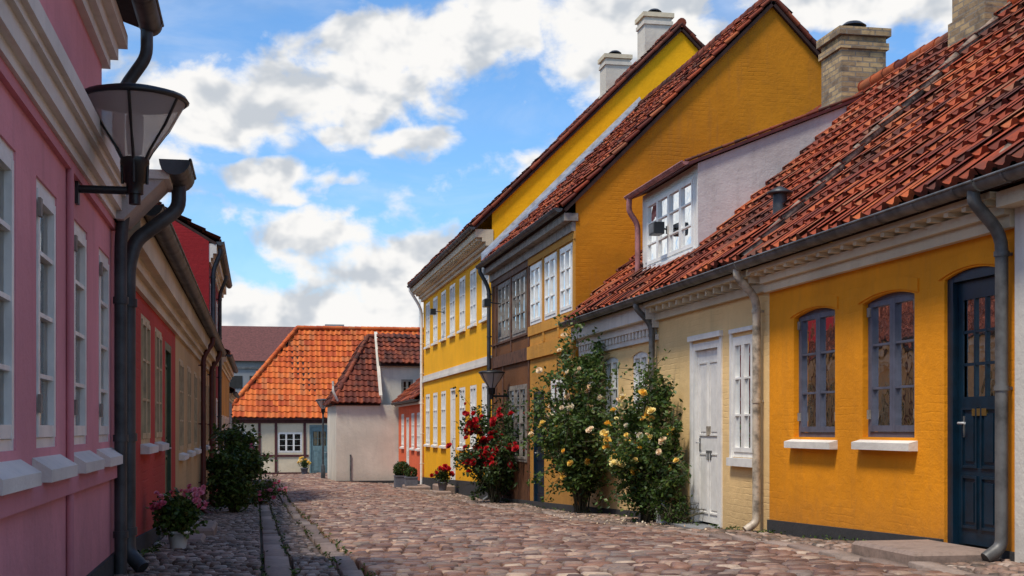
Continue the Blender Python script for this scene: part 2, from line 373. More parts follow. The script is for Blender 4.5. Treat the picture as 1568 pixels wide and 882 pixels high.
def downpipe(mb,fr,s,zt,zb,ng,nw,r,mat,drop=.35,foot=True,ds=0):
    p=[fr.P(s,ng,zt),fr.P(s,ng,zt-.10),fr.P(s+ds,nw,zt-drop),fr.P(s+ds,nw,zb+(.12 if foot else 0))]
    if foot: p.append(fr.P(s+ds,nw+.14,zb+.03))
    mb.tube(bendpath(p),r,mat,12)
    z=zt-drop-.15
    while z>zb+.5:
        mb.tube([fr.P(s+ds,nw,z-.02),fr.P(s+ds,nw,z+.02)],r+.009,mat,12)
        mb.box(fr,s+ds-.012,s+ds+.012,0,nw,z-.012,z+.012,mat); z-=1.05

def tiles(name,parent,O,sd,ud,L,Ulen,mat,w=.235,l=.34,keep=None,amp=.032,slab=None):
    O=Vector(O);sd=Vector(sd).normalized();ud=Vector(ud).normalized(); nr=sd.cross(ud)
    if nr.z<0: nr=-nr
    V=[];F=[];K=6
    ni=int(round(L/w)); w=L/ni; nj=int(math.ceil(Ulen/l)); l=Ulen/nj
    for j in range(nj):
        for i in range(ni):
            s=i*w;t=j*l
            if keep and not keep(s+w/2,t+l/2): continue
            js=U(-.007,.007);jt=U(-.020,.014);jh=U(-.006,.012);tw=U(-.009,.009); b=len(V)
            sag=.022*math.sin(s*.9+1)+.014*math.sin(s*2.1+t*.8)-.03*math.sin(math.pi*t/Ulen)
            for r in range(3):
                for k in range(K+1):
                    x=k/K; h=amp*math.cos(2*math.pi*(x*.92-.12))+tw*(x-.5)*2
                    if r==0: tt=t+jt; hh=h+.022+jh-.03
                    elif r==1: tt=t+jt; hh=h+.055+jh
                    else: tt=t+l*1.12; hh=h+.002
                    V.append(O+sd*(s+js+w*1.07*x)+ud*tt+nr*(hh+sag))
            for r in range(2):
                for k in range(K): a=b+r*(K+1)+k; F.append((a,a+1,a+K+2,a+K+1))
    mb=MB(); mb.raw(V,F,mat,False); o=mb.make(name,parent)
    mb=MB(); sl=slab or [(0,0),(L,0),(L,Ulen),(0,Ulen)]
    A=[O+sd*a+ud*b-nr*.06 for a,b in sl]; B=[p-nr*.06 for p in A]
    mb.face(A,M['slab']); mb.face(B,M['slab'])
    for i in range(len(A)): j=(i+1)%len(A); mb.face([A[i],A[j],B[j],B[i]],M['slab'])
    mb.make(name+'_deck',parent)
    return o
def ridge(mb,p0,p1,r,mat,l=.36):
    p0=Vector(p0);p1=Vector(p1);L=(p1-p0).length;n=max(1,int(L/l));d=(p1-p0)/n
    for i in range(n):
        j=Vector((0,0,U(-.008,.008))); mb.tube([p0+d*i+j,p0+d*(i+1.06)+j],r,mat,10,r*.86)
def chimney(name,parent,x,y,w,d,z0,z1,mat,pots=1,cap=None):
    mb=MB(); mb.abox(x-w/2,x+w/2,y-d/2,y+d/2,z0,z1-.32,mat)
    mb.abox(x-w/2-.035,x+w/2+.035,y-d/2-.035,y+d/2+.035,z1-.32,z1-.22,mat)
    mb.abox(x-w/2-.002,x+w/2+.002,y-d/2-.002,y+d/2+.002,z1-.22,z1-.12,mat)
    mb.abox(x-w/2-.06,x+w/2+.06,y-d/2-.06,y+d/2+.06,z1-.12,z1,cap or mat)
    mb.abox(x-w/2-.03,x+w/2+.03,y-d/2-.05,y+d/2+.05,z0,z0+.4,mat)
    if pots:
        mb.lathe((x,y,z1),[(.16,0),(.17,.12),(.15,.12),(.15,0)],M['black'],16); mb.lathe((x,y,z1),[(.001,.2),(.12,.19),(.2,.13)],M['black'],16)
    return mb.make(name,parent)

# ------------------------------------------------------------------ ground
mb=MB()
xs=[-3000,-60,-12,-1.05,0,3,5.8,12,60,3000]; ys=[-300,-40,-10,0,3,6,9,12,15,18,21,24,28,32,36,40,46,50,56,65,75,90,110,200,600,4000]
vs=[(x,y,g(y)-.035 if y>-40 else -.28) for y in ys for x in xs]; n=len(xs)
fs=[(j*n+i,j*n+i+1,(j+1)*n+i+1,(j+1)*n+i) for j in range(len(ys)-1) for i in range(n-1)]
gm,nt,b=newmat('earth_and_sand_joints'); tc=nd(nt,"ShaderNodeTexCoord"); nn=noise(nt,tc.outputs["Object"],4,6,.7)
c=mixc(nt,nn,(.05,.038,.026),(.095,.076,.044)); nt.links.new(c,b.inputs["Base Color"]); b.inputs["Roughness"].default_value=.95
mb.raw(vs,fs,gm); mb.make('ground')

def stones(name,x0,x1,y0,y1,sx,sy,mat,h=.03,inset=.2,jit=.12,lift=0,crown=0,edge=None,stag=True,skew=0):
    V=[];F=[]; y=y0; row=0
    while y<y1:
        dy=sy*U(.85,1.18); x=x0-(sx*R() if stag else 0)
        while x<x1-.02:
            dx=sx*U(.68,1.35); a=max(x,x0);b_=min(x+dx,x1); x+=dx
            if b_-a<sx*.3: continue
            gx=.007+.007*R(); gy=gx
            cx=(a+b_)/2;cy=y+dy/2; wx=(b_-a)/2-gx; wy=dy/2-gy
            z=g(cy)+lift+U(-.009,.009)
            if crown: z+=crown*(1-((cx-(x0+x1)/2)/((x1-x0)/2))**2)
            z+=.014*math.sin(cx*2.3+cy*.7)+.012*math.sin(cy*1.9+cx)
            tx=U(-.06,.06);ty=U(-.06,.06);bi=len(V)
            c4=[(-1,-1),(1,-1),(1,1),(-1,1)]; jj=[(U(-jit,jit)*.5,U(-jit,jit)*.5) for _ in c4]
            for (f,zz) in ((1,-.05),(.99,h*.35),(1-inset,h)):
                for (p,q),(ja,jb) in zip(c4,jj):
                    px=wx*(p*f+ja*f);py=wy*(q*f+jb*f)
                    V.append((cx+px,cy+py,z+zz+(tx*px+ty*py if zz>0 else 0)))
            V.append((cx,cy,z+h*1.12))
            for r in range(2):
                for k in range(4): F.append((bi+r*4+k,bi+r*4+(k+1)%4,bi+(r+1)*4+(k+1)%4,bi+(r+1)*4+k))
            for k in range(4): F.append((bi+8+k,bi+8+(k+1)%4,bi+12))
        y+=dy;row+=1
    m=MB(); m.raw(V,F,mat,True); return m.make(name)
stones('cobbled_road',.78,4.78,4,40,.165,.125,M['sett'],.026,.22,.12,0,.05)
stones('cobbled_road',.78,4.78,40,74,.24,.20,M['sett'],.026,.22,.14,0,.05)
stones('gutter_channel_paving',.26,.58,4,60,.10,.105,M['cobble'],.026,.28,.2,-.01)
stones('kerb',.04,.25,4,60,.24,.8,M['granite'],.016,.05,.05,.018,stag=False)
stones('granite_channel_edging',.59,.77,4,60,.22,.7,M['granite'],.014,.05,.05,.0,stag=False)
stones('pavement',-1.04,.03,4,60,.105,.095,M['cobble'],.026,.28,.22,.02)
stones('kerb',4.79,5.0,4,53,.24,.8,M['granite'],.02,.05,.05,.012,stag=False)
stones('pavement',5.01,5.78,4,53,.105,.095,M['cobble'],.026,.28,.22,.01)
stones('pavement',-6,.77,60,74,.2,.18,M['cobble'],.028,.25,.2,.0)

# ------------------------------------------------------------------ ORANGE / CREAM row (right, near)
fr=RW(5.8)
EX,EZ,RX,RZ=5.5,1.93,9.0,5.13
ud=(RX-EX,0,RZ-EZ); UL=math.hypot(RX-EX,RZ-EZ)
def rowhouse_roof(parent,y0,y1,mat):
    tiles('roof_tiles',parent,(EX,y0,EZ),(0,1,0),ud,y1-y0,UL,mat)
    m=MB(); ridge(m,(RX,y0,RZ+.02),(RX,y1,RZ+.02),.11,mat)
    m.face([(RX,y0,RZ-.05),(RX,y1,RZ-.05),(12.6,y1,1.8),(12.6,y0,1.8)],mat); m.make('ridge_and_back_slope',parent)
def gable_end(mb,y,mat):
    mb.face([(5.8,y,-3),(12.4,y,-3),(12.4,y,1.85),(RX,y,RZ-.16),(5.8,y,2.05)],mat)

# orange house
P0=empty('orange_house'); m=MB(); y0,y1=9.22,14.25
holes=[(12.50,13.55,-.10,1.27),(10.85,11.88,-.09,1.27),(9.47,10.33,-1.04,1.33)]
wall(m,fr,y0,y1,-3,1.62,holes,.12,M['orange'])
for h in holes: arch(m,fr,h[0],h[1],h[3],.06,.07,M['orange'])
m.face([(12.4,y0,-3),(12.4,y1,-3),(12.4,y1,1.85),(12.4,y0,1.85)],M['orange']); m.make('walls',P0)
m=MB()
for h in holes:
    n_=14; w_=h[1]-h[0]
    for i in range(n_):
        a=h[0]-.08+(w_+.16)*i/n_; b_=h[0]-.08+(w_+.16)*(i+1)/n_; za=h[3]+.015-.07*((2*i/n_-1)**2); zb=h[3]+.015-.07*((2*(i+1)/n_-1)**2)
        m.hexa([fr.P(a,0,za),fr.P(b_,0,zb),fr.P(b_,.014,zb),fr.P(a,.014,za),fr.P(a,0,za+.12),fr.P(b_,0,zb+.12),fr.P(b_,.014,zb+.12),fr.P(a,.014,za+.12)],M['orange'])
m.make('window_arches',P0)
m=MB()
for h in holes[:2]:
    window(m,fr,*h,depth=.11,cases=2,rows=3,fm=M['greywood'],curt=M['curtain'],fw=.05,sw=.05,cside=.36,hinge=True)
    m.hexa([fr.P(h[0]-.06,-.10,h[2]-.12),fr.P(h[1]+.06,-.10,h[2]-.12),fr.P(h[1]+.06,.09,h[2]-.12),fr.P(h[0]-.06,.09,h[2]-.12),
            fr.P(h[0]-.06,-.10,h[2]+.0),fr.P(h[1]+.06,-.10,h[2]+.0),fr.P(h[1]+.06,.09,h[2]-.05),fr.P(h[0]-.06,.09,h[2]-.05)],M['whitetrim'])
m.make('windows',P0)
m=MB(); door(m,fr,9.47,10.33,-1.0,1.33,.10,M['navy'],M['navy'],[(.10,.46,.06,.26),(.54,.90,.06,.26),(.10,.46,.29,.52),(.54,.90,.29,.52)],(.12,.88,.56,.93,3,3))
m.box(fr,9.78,10.0,-.08,-.065,.10,.16,M['brass']); m.make('door',P0)
m=MB(); m.boxs(fr,y0,9.46,0,.03,-3,-.97,-3,-.97,M['plinth']); m.boxs(fr,10.34,y1,0,.03,-3,-.96,-3,-1.06,M['plinth'])
m.box(fr,9.46,10.34,-.12,.04,-3,-1.02,M['concrete']); m.make('plinth',P0)
m=MB()
m.box(fr,y0,y1,0,.07,1.56,1.66,M['creamtrim']); m.box(fr,y0,y1,0,.12,1.66,1.74,M['creamtrim']); m.box(fr,y0,y1,-.1,.24,1.78,1.83,M['creamtrim'])
s=y0+.1
while s<y1-.1: m.box(fr,s,s+.07,.0,.22,1.74,1.78,M['creamtrim']); s+=.28
m.make('cornice',P0)
m=MB(); gutter(m,fr,y0-.02,y1+.05,.33,1.90,.075,M['zinc']); downpipe(m,fr,9.30,1.86,g(9.3)+.02,.33,.09,.05,M['zinc']); m.make('gutter_and_downpipe',P0)
rowhouse_roof(P0,y0,y1,M['tile'])
m=MB(); ridge(m,(EX+.02,y1+.08,EZ+.04),(RX,y1+.08,RZ+.05),.055,M['mortar'],.3); ridge(m,(EX+.02,y0,EZ+.04),(RX,y0,RZ+.05),.05,M['mortar'],.3); m.make('verge_mortar',P0)
chimney('chimney',P0,9.0,14.75,.8,.75,4.7,6.3,M['cbrick'],0)
m=MB(); m.lathe((6.18,14.85,2.4),[(.085,0),(.085,.42)],M['zincd'],16); m.lathe((6.18,14.85,2.82),[(.085,0),(.15,.0),(.155,.02),(.02,.09)],M['zincd'],16); m.make('roof_vent',P0)

# near white house
P0=empty('white_plastered_house'); m=MB(); wall(m,fr,2,9.2,-3,1.7,[],.1,M['whitew'])
m.box(fr,2,9.2,-.1,.2,1.70,1.82,M['creamtrim']); m.box(fr,8.95,9.2,0,.04,-3,1.7,M['whitetrim']); m.make('walls',P0); gutter_m=MB(); gutter(gutter_m,fr,2,9.17,.33,1.90,.075,M['zinc']); gutter_m.make('gutter',P0)
rowhouse_roof(P0,2,9.2,M['tile'])

# cream house
P0=empty('cream_house'); m=MB(); y0,y1=14.25,23.2
holes=[(14.68,15.42,-.36,1.12),(15.88,16.95,-1.30,1.13),(19.05,19.88,-.36,1.18),(20.70,21.58,-.36,1.18),(22.2,22.95,-.36,1.18)]
wall(m,fr,y0,y1,-3,1.62,holes,.11,M['cream'])
for h in holes[2:]: arch(m,fr,h[0],h[1],h[3],.06,.07,M['cream'])
gable_end(m,y1-.01,M['cream']); m.face([(12.4,y0,-3),(12.4,y1,-3),(12.4,y1,1.85),(12.4,y0,1.85)],M['cream'])
m.make('walls',P0)
m=MB()
window(m,fr,*holes[0],depth=.04,cases=2,rows=3,curt=M['curtain'],fw=.06)
m.box(fr,14.62,15.48,0,.07,-.47,-.37,M['white']); m.box(fr,14.62,14.677,0,.03,-.37,1.17,M['white']); m.box(fr,15.423,15.48,0,.03,-.37,1.17,M['white']); m.box(fr,14.62,15.48,0,.04,1.17,1.22,M['white'])
for h in holes[2:]: window(m,fr,*h,depth=.07,cases=2,rows=3,curt=M['curtain'],fw=.05,sill=M['whitetrim'])
m.make('windows',P0)
m=MB(); door(m,fr,15.88,16.95,-1.27,1.13,.06,M['white'],M['white'],[(.08,.46,.05,.40),(.54,.92,.05,.40),(.08,.46,.50,.93),(.54,.92,.50,.93)])
m.box(fr,16.3,16.5,-.04,-.025,-.42,-.30,M['zinc']); m.box(fr,16.35,16.48,-.04,-.022,-.10,.02,M['creampipe'])
m.box(fr,15.80,15.877,0,.02,-1.27,1.17,M['white']); m.box(fr,16.953,17.03,0,.02,-1.27,1.17,M['white']); m.box(fr,15.78,17.05,0,.05,1.17,1.24,M['white'])
m.box(fr,15.8,17.0,-.1,.35,-3,-1.285,M['concrete']); m.make('door',P0)
m=MB(); m.boxs(fr,18.6,y1,0,.025,-3,g(18.6)+.14,-3,g(y1)+.14,M['plinth']); m.make('plinth',P0)
m=MB()
m.box(fr,y0,18.5,0,.06,1.58,1.68,M['creamtrim']); m.box(fr,y0,18.5,-.1,.24,1.76,1.83,M['creamtrim'])
s=y0+.1
while s<18.4: m.box(fr,s,s+.06,0,.2,1.68,1.76,M['creamtrim']); s+=.3
m.box(fr,18.5,y1-.02,0,.05,1.30,1.38,M['whitetrim']); m.box(fr,18.5,y1-.02,0,.10,1.48,1.60,M['whitetrim']); m.box(fr,18.5,y1-.02,-.1,.20,1.60,1.83,M['whitetrim'])
s=18.6
while s<y1-.1: m.box(fr,s,s+.09,0,.08,1.38,1.48,M['whitetrim']); s+=.19
m.make('cornice',P0)
m=MB(); gutter(m,fr,y0+.08,y1+.1,.33,1.90,.075,M['zinc']); downpipe(m,fr,14.42,1.86,g(14.4)+.02,.33,.09,.048,M['creampipe']); downpipe(m,fr,18.55,1.86,g(18.5)+.02,.33,.09,.045,M['zinc']); m.make('gutter_and_downpipes',P0)
rowhouse_roof(P0,y0+.02,y1,M['tile'])
chimney('chimney',P0,9.0,18.75,.72,.72,4.6,6.05,M['cbrick'],1)
# dormer
D0=6.2; fd=RW(D0); m=MB(); a,b_=17.9,20.65
wall(m,fd,a,b_,2.2,3.80,[(18.05,20.4,2.58,3.66)],.05,M['whitetrim'])
m.face([(D0,a,2.2),(8.9,a,4.6),(8.9,a,4.90),(D0,a,3.80)],M['lilac']); m.face([(D0,b_,2.2),(8.9,b_,4.6),(8.9,b_,4.90),(D0,b_,3.80)],M['lilac'])
m.make('dormer_walls',P0)
m=MB(); window(m,fd,18.05,20.4,2.58,3.66,depth=.04,cases=4,rows=3,curt=M['curtain'],cside=.15,sill=M['white']); m.make('dormer_window',P0)
m=MB(); m.hexa([(D0-.20,a-.05,3.74),(8.95,a-.05,4.93),(8.95,b_+.05,4.93),(D0-.20,b_+.05,3.74),(D0-.20,a-.05,3.79),(8.95,a-.05,4.975),(8.95,b_+.05,4.975),(D0-.20,b_+.05,3.79)],M['maroon'])
gutter(m,fd,a-.1,b_+.15,.22,3.80,.05,M['pinkpipe']); m.tube(bendpath([fd.P(b_+.02,.22,3.76),fd.P(b_+.05,.22,3.56),fd.P(b_+.08,.06,3.35),fd.P(b_+.08,.06,2.45)]),.045,M['pinkpipe'],10)
for i in range(16):
    A=Vector((D0-.2,a-.03,3.82)).lerp(Vector((8.95,a-.03,5.00)),i/16); B=Vector((D0-.2,a-.03,3.82)).lerp(Vector((8.95,a-.03,5.00)),(i+1.1)/16); m.tube([A,B],.025,M['tiled'],8,.018)
m.make('dormer_roof',P0)

# ------------------------------------------------------------------ BROWN / OCHRE house
P0=empty('ochre_timber_framed_house'); fr=RW(5.7); m=MB(); y0,y1=23.22,31.9
RXb,RZb,EXb,EZb=9.5,8.1,5.42,4.02
hu=[(23.40,24.42,2.17,3.42),(24.72,25.78,2.17,3.42),(26.1,27.2,2.17,3.42)]; hu2=[(27.65,29.2,2.05,3.42),(29.45,31.0,2.05,3.42)]
hl=[(27.6,29.6,-.75,.95),(25.9,26.9,-1.6,.75),(24.0,25.2,-.5,.95)]
wall(m,fr,y0,27.4,-3,3.6,[h for h in hu+hl[1:]],.08,M['ochre2'])
wall(m,fr,27.4,y1,-3,3.6,hu2+hl[:1],.08,M['brownp'])
m.face([(5.7,y0,-3),(13.3,y0,-3),(13.3,y0,4.0),(RXb,y0,RZb-.1),(5.7,y0,4.15)],M['ochre'])
m.face([(13.3,y0,-3),(13.3,y1,-3),(13.3,y1,4.1),(13.3,y0,4.1)],M['ochre']); m.make('walls',P0)
m=MB()
for h in hu: window(m,fr,*h,depth=.03,cases=2,rows=3,fw=.06,curt=M['curtain'],cside=.18)
for h in hu2: window(m,fr,*h,depth=.03,cases=3,rows=3,fm=M['greyw2'],fw=.06)
window(m,fr,*hl[0],depth=.03,cases=3,rows=4,fm=M['greyw2'],fw=.06); window(m,fr,*hl[2],depth=.03,cases=2,rows=3,fm=M['white'],fw=.06)
m.make('windows',P0)
m=MB(); door(m,fr,25.9,26.9,-1.55,.75,.06,M['navy'],M['navy'],[(.1,.9,.06,.4),(.1,.9,.5,.92)]); m.make('door',P0)
m=MB()
for s in (23.24,24.5,25.85,27.3,28.35,29.3,30.3,31.2,31.7):
    mt=M['timber'] if s>27 else M['ochre2']
    if not any(h[0]-.02<s+.08<h[1]+.02 for h in hu+hu2): m.box(fr,s,s+.14,0,.022,1.75,3.6,mt)
    if not any(h[0]-.02<s+.08<h[1]+.02 for h in hl): m.box(fr,s,s+.14,0,.022,-1.75,1.45,mt)
for a,b_,mt in ((y0,27.4,M['ochre2']),(27.4,y1,M['timber'])):
    m.box(fr,a,b_,0,.05,1.45,1.72,mt); m.box(fr,a,b_,0,.03,2.0 if a>27 else 1.95,2.05 if a>27 else 2.15,mt); m.box(fr,a,b_,0,.03,3.46,3.6,mt)
for s in [27.55+.16*i for i in range(27)]: m.box(fr,s,s+.012,0,.012,-1.75,-.78,M['timber'])
m.box(fr,y0+.012,y1,-.1,.07,3.6,3.78,M['greyw2']); m.box(fr,y0-.03,y1,-.04,.22,3.78,3.92,M['greyw2']); m.make('timber_frame',P0)
m=MB(); m.boxs(fr,y0,y1,0,.035,-3,g(y0)+.15,-3,g(y1)+.12,M['plinth']); m.make('plinth',P0)
m=MB(); gutter(m,fr,y0-.05,y1+.1,.33,4.0,.075,M['zincd']); downpipe(m,fr,31.8,3.95,g(31.8),.33,.1,.05,M['zincd'],.5); m.make('gutter_and_downpipe',P0)
tiles('roof_tiles',P0,(EXb,y0-.08,EZb),(0,1,0),(RXb-EXb,0,RZb-EZb),y1-y0+.05,math.hypot(RXb-EXb,RZb-EZb),M['tile'])
m=MB(); ridge(m,(RXb,y0-.1,RZb+.03),(RXb,y1,RZb+.03),.12,M['tiled'])
tiles('roof_tiles_back',P0,(13.6,y0-.08,EZb),(0,1,0),(RXb-13.6,0,RZb-EZb),y1-y0,math.hypot(13.6-RXb,RZb-EZb),M['tiled'],.4,.5)
d=Vector((RXb-EXb,0,RZb-EZb)); N=17
for i in range(N):
    p=Vector((EXb,y0-.07,EZb))+d*(i/N); q=Vector((EXb,y0-.07,EZb))+d*((i+1.1)/N); m.tube([p+Vector((0,0,.03)),q+Vector((0,0,-.01))],.04,M['tile'],8,.03)
d2=Vector((13.6-RXb,0,EZb-RZb))
for i in range(N):
    p=Vector((RXb,y0-.07,RZb))+d2*(i/N); q=Vector((RXb,y0-.07,RZb))+d2*((i+1.1)/N); m.tube([p,q],.04,M['tiled'],8,.05)
m.hexa([(EXb,y1-.20,EZb+.02),(RXb,y1-.20,RZb+.02),(RXb,y1+.0,RZb+.02),(EXb,y1+.0,EZb+.02),(EXb,y1-.18,EZb+.15),(RXb,y1-.18,RZb+.15),(RXb,y1-.0,RZb+.30),(EXb,y1-.0,EZb+.30)],M['lead'])
m.make('ridge_and_verge',P0)

# ------------------------------------------------------------------ YELLOW house
P0=empty('yellow_house'); m=MB(); y0,y1=31.93,45.6
EXy,EZy,RXy,RZy=5.2,5.0,10.6,10.3
hu=[(32.35+1.92*i,33.40+1.92*i,2.80,4.28) for i in range(7)]
hl=[(32.35+1.92*i,33.40+1.92*i,-.55,1.15) for i in (0,1,2,4,5,6)]; hd=(38.05,39.15,-1.75,1.2)
wall(m,fr,y0,y1,-3,4.5,hu+hl+[hd],.10,M['yellow'])
m.face([(5.7,y0,-3),(15.5,y0,-3),(15.5,y0,5.4),(RXy,y0,RZy-.1),(5.7,y0,5.4)],M['yellow']); m.face([(5.7,y1,-3),(15.5,y1,-3),(15.5,y1,5.4),(RXy,y1,RZy-.1),(5.7,y1,5.4)],M['yellow']); m.make('walls',P0)
m=MB()
for h in hu+hl: window(m,fr,*h,depth=.05,cases=2,rows=3,fw=.05,sill=M['white'],curt=M['curtain'] if R()<.4 else None,cside=.15)
m.make('windows',P0)
m=MB(); door(m,fr,*hd,.08,M['white'],M['white'],[(.1,.46,.05,.4),(.54,.9,.05,.4),(.1,.46,.5,.92),(.54,.9,.5,.92)]); m.make('door',P0)
m=MB(); m.box(fr,y0,y1,0,.06,1.58,1.66,M['whitetrim']); m.box(fr,y0,y1,0,.035,1.66,1.80,M['whitetrim'])
for k,(n_,za,zb) in enumerate(((.08,4.42,4.52),(.16,4.52,4.62),(.25,4.62,4.72),(.42,4.72,4.92))): m.box(fr,y0-.02,y1+.1+.03*k,-.03,n_,za,zb,M['creamtrim'])
s=y0+.1
while s<y1: m.box(fr,s,s+.12,.16,.38,4.645,4.718,M['creamtrim']); s+=.35
m.make('cornice',P0)
m=MB(); m.boxs(fr,y0,y1,0,.04,-3,g(y0)+.45,-3,g(y1)+.4,M['plinth']); m.make('plinth',P0)
m=MB(); gutter(m,fr,y0-.1,y1+.1,.5,4.96,.07,M['zincd']); downpipe(m,fr,45.45,4.9,g(45),.5,.09,.05,M['white'],.75); m.make('gutter_and_downpipe',P0)
tiles('roof_tiles',P0,(EXy,y0-.08,EZy),(0,1,0),(RXy-EXy,0,RZy-EZy),y1-y0+.2,math.hypot(RXy-EXy,RZy-EZy),M['tiled'])
tiles('roof_tiles_back',P0,(16,y0-.08,EZy),(0,1,0),(RXy-16,0,RZy-EZy),y1-y0+.2,math.hypot(RXy-16,RZy-EZy),M['tiled'],.4,.5)
m=MB(); ridge(m,(RXy,y0-.1,RZy+.03),(RXy,y1,RZy+.03),.12,M['tiled'])
for A,B in (((EXy,y0-.07,EZy),(RXy,y0-.07,RZy)),((RXy,y0-.07,RZy),(16,y0-.07,EZy))):
    A=Vector(A);B=Vector(B)
    for i in range(22): m.tube([A.lerp(B,i/22),A.lerp(B,(i+1.1)/22)],.05,M['tiled'],8,.04)
m.make('ridge_and_verge',P0)
chimney('chimney',P0,RXy,38.2,.75,.7,9.7,11.2,M['whitew'],1,M['creamtrim']); chimney('chimney',P0,RXy,34.2,.75,.7,9.7,11.2,M['whitew'],1,M['creamtrim'])

# ------------------------------------------------------------------ SALMON house
P0=empty('salmon_house'); m=MB(); y0,y1=45.75,53.9
h=[(46.6+1.75*i,47.5+1.75*i,-.75,.55) for i in (0,1,3)]; hd=(50.1,51.0,-2.1,.4)
wall(m,fr,y0,y1,-3,.85,h+[hd],.1,M['salmon']); m.face([(5.7,y0,-3),(11,y0,-3),(11,y0,1),(8.4,y0,3.6),(5.7,y0,1)],M['salmon']); m.make('walls',P0)
m=MB(); [window(m,fr,*q,depth=.05,cases=2,rows=3,sill=M['white']) for q in h]; m.make('windows',P0)
m=MB(); door(m,fr,*hd,.07,M['white'],M['white'],[(.1,.9,.06,.4),(.1,.9,.5,.92)]); m.make('door',P0)
m=MB(); m.box(fr,y0+.01,y1,-.1,.15,.85,.95,M['whitetrim']); m.box(fr,y0,y1,0,.03,-3,-1.9,M['plinth']); gutter(m,fr,y0,y1,.25,1.0,.07,M['zincd']); m.make('cornice_and_gutter',P0)
tiles('roof_tiles',P0,(5.45,y0,1.0),(0,1,0),(2.95,0,2.7),y1-y0,4.0,M['tile'])

# ------------------------------------------------------------------ WHITE house at the bend
P0=empty('white_corner_house'); F=FW(54.0); m=MB()
wall(m,F,3.15,6.6,-3.2,.95,[],.1,M['whitew'])
m.face([(3.15,54,-3.2),(3.15,61,-3.2),(3.15,61,.95),(3.15,54,.95)],M['whitew'])
F2=FW(55.2); wall(m,F2,5.05,8.2,.5,2.7,[(5.95,6.45,1.35,2.05)],.1,M['whitew'])
m.face([(5.05,55.2,.5),(5.05,60,.5),(5.05,60,3.9),(5.05,55.2,2.7)],M['whitew'])
m.hexa([(4.92,54.1,.9),(5.05,54.1,.9),(5.05,56.5,3.7),(4.92,56.5,3.7),(4.92,54.1,1.35),(5.05,54.1,1.35),(5.05,56.5,4.15),(4.92,56.5,4.15)],M['whitew'])
m.make('walls',P0)
m=MB(); window(m,F2,5.95,6.45,1.35,2.05,depth=.05,cases=2,rows=2,fm=M['greyw2']); m.make('window',P0)
m=MB(); m.box(F,3.7,3.76,0,.05,-2.2,-1.1,M['zinc']); m.box(F,3.15,6.6,0,.02,-3.2,-2.18,M['plinth']); m.make('base_and_pipe',P0)
sl=math.hypot(2.9,2.6)
tiles('roof_tiles',P0,(3.0,53.85,1.0),(1,0,0),(0,2.6,2.9),1.95,sl,M['tiled'],keep=lambda s,t: s>t*.42,slab=[(0,0),(1.95,0),(1.95,sl),(1.63,sl)])
tiles('hip_tiles',P0,(3.0,53.85,1.0),(0,1,0),(1.65,0,2.9),7,math.hypot(1.65,2.9),M['tiled'],keep=lambda s,t: s>t*.78,slab=[(0,0),(7,0),(7,3.33),(2.6,3.33)])
m=MB(); ridge(m,(3.0,53.85,1.02),(4.65,56.45,3.95),.1,M['tiled']); ridge(m,(4.65,56.45,3.95),(5.2,56.45,3.95),.1,M['tiled']); m.tube([(3.0,53.7,1.9),(3.0,53.7,1.5),(3.2,53.9,1.1)],.05,M['whitetrim']); m.make('ridge',P0)
tiles('upper_roof_tiles',P0,(5.0,54.95,2.7),(1,0,0),(0,1.6,1.35),3.4,2.1,M['tiled'])

# ------------------------------------------------------------------ half timbered cottage closing the street
P0=empty('half_timbered_cottage'); F=FW(72.0); m=MB()
holes=[(1.05,2.35,-1.35,-.25),(2.75,3.85,-2.55,.15),(-.95,-.1,-1.35,-.25)]
wall(m,F,-1.6,6.0,-3.2,.6,holes,.1,M['creamtrim']); m.face([(-1.6,72,-3.2),(-1.6,80,-3.2),(-1.6,80,.6),(-1.6,72,.6)],M['creamtrim']); m.make('walls',P0)
m=MB(); window(m,F,*holes[0],depth=.05,cases=3,rows=3); window(m,F,*holes[2],depth=.05,cases=2,rows=3); m.make('windows',P0)
m=MB(); door(m,F,*holes[1],.06,M['teal'],M['teal'],[(.1,.46,.05,.5),(.54,.9,.05,.5)],(.12,.88,.6,.9,3,2)); m.make('door',P0)
m=MB(); m.box(F,-1.6,6,0,.06,.25,.42,M['timberd'])
for a,b_ in ((-1.6,2.7),(3.9,6)): m.box(F,a,b_,0,.04,-1.58,-1.46,M['timberd']); m.box(F,a,b_,0,.05,-2.75,-2.42,M['timberd'])
for s in (-1.6,0.0,.88,2.42,3.9,5.2): m.box(F,s,s+.14,0,.045,-2.4,.25,M['timberd'])
m.box(F,-1.8,6,-.1,.25,.42,.55,M['timberd']); m.make('timber_frame',P0)
ul=math.hypot(4.2,5.1)
tiles('roof_tiles',P0,(-1.9,71.7,.55),(1,0,0),(0,4.2,5.1),12.5,ul,M['tileo'],.3,.42,keep=lambda s,t: s>t*.62,slab=[(0,0),(12.5,0),(12.5,ul),(ul*.62,ul)])
tiles('hip_tiles',P0,(-1.9,71.7,.55),(0,1,0),(4.05,0,5.1),8.4,math.hypot(4.05,5.1),M['tileo'],.3,.42,keep=lambda s,t: s>t*.62 and s<8.4-t*.62,slab=[(0,0),(8.4,0),(4.2,math.hypot(4.05,5.1))])
m=MB(); ridge(m,(-1.9,71.7,.62),(2.2,75.9,5.75),.13,M['tileo']); ridge(m,(2.2,75.9,5.75),(10.6,75.9,5.75),.13,M['tileo']); m.make('ridge',P0)

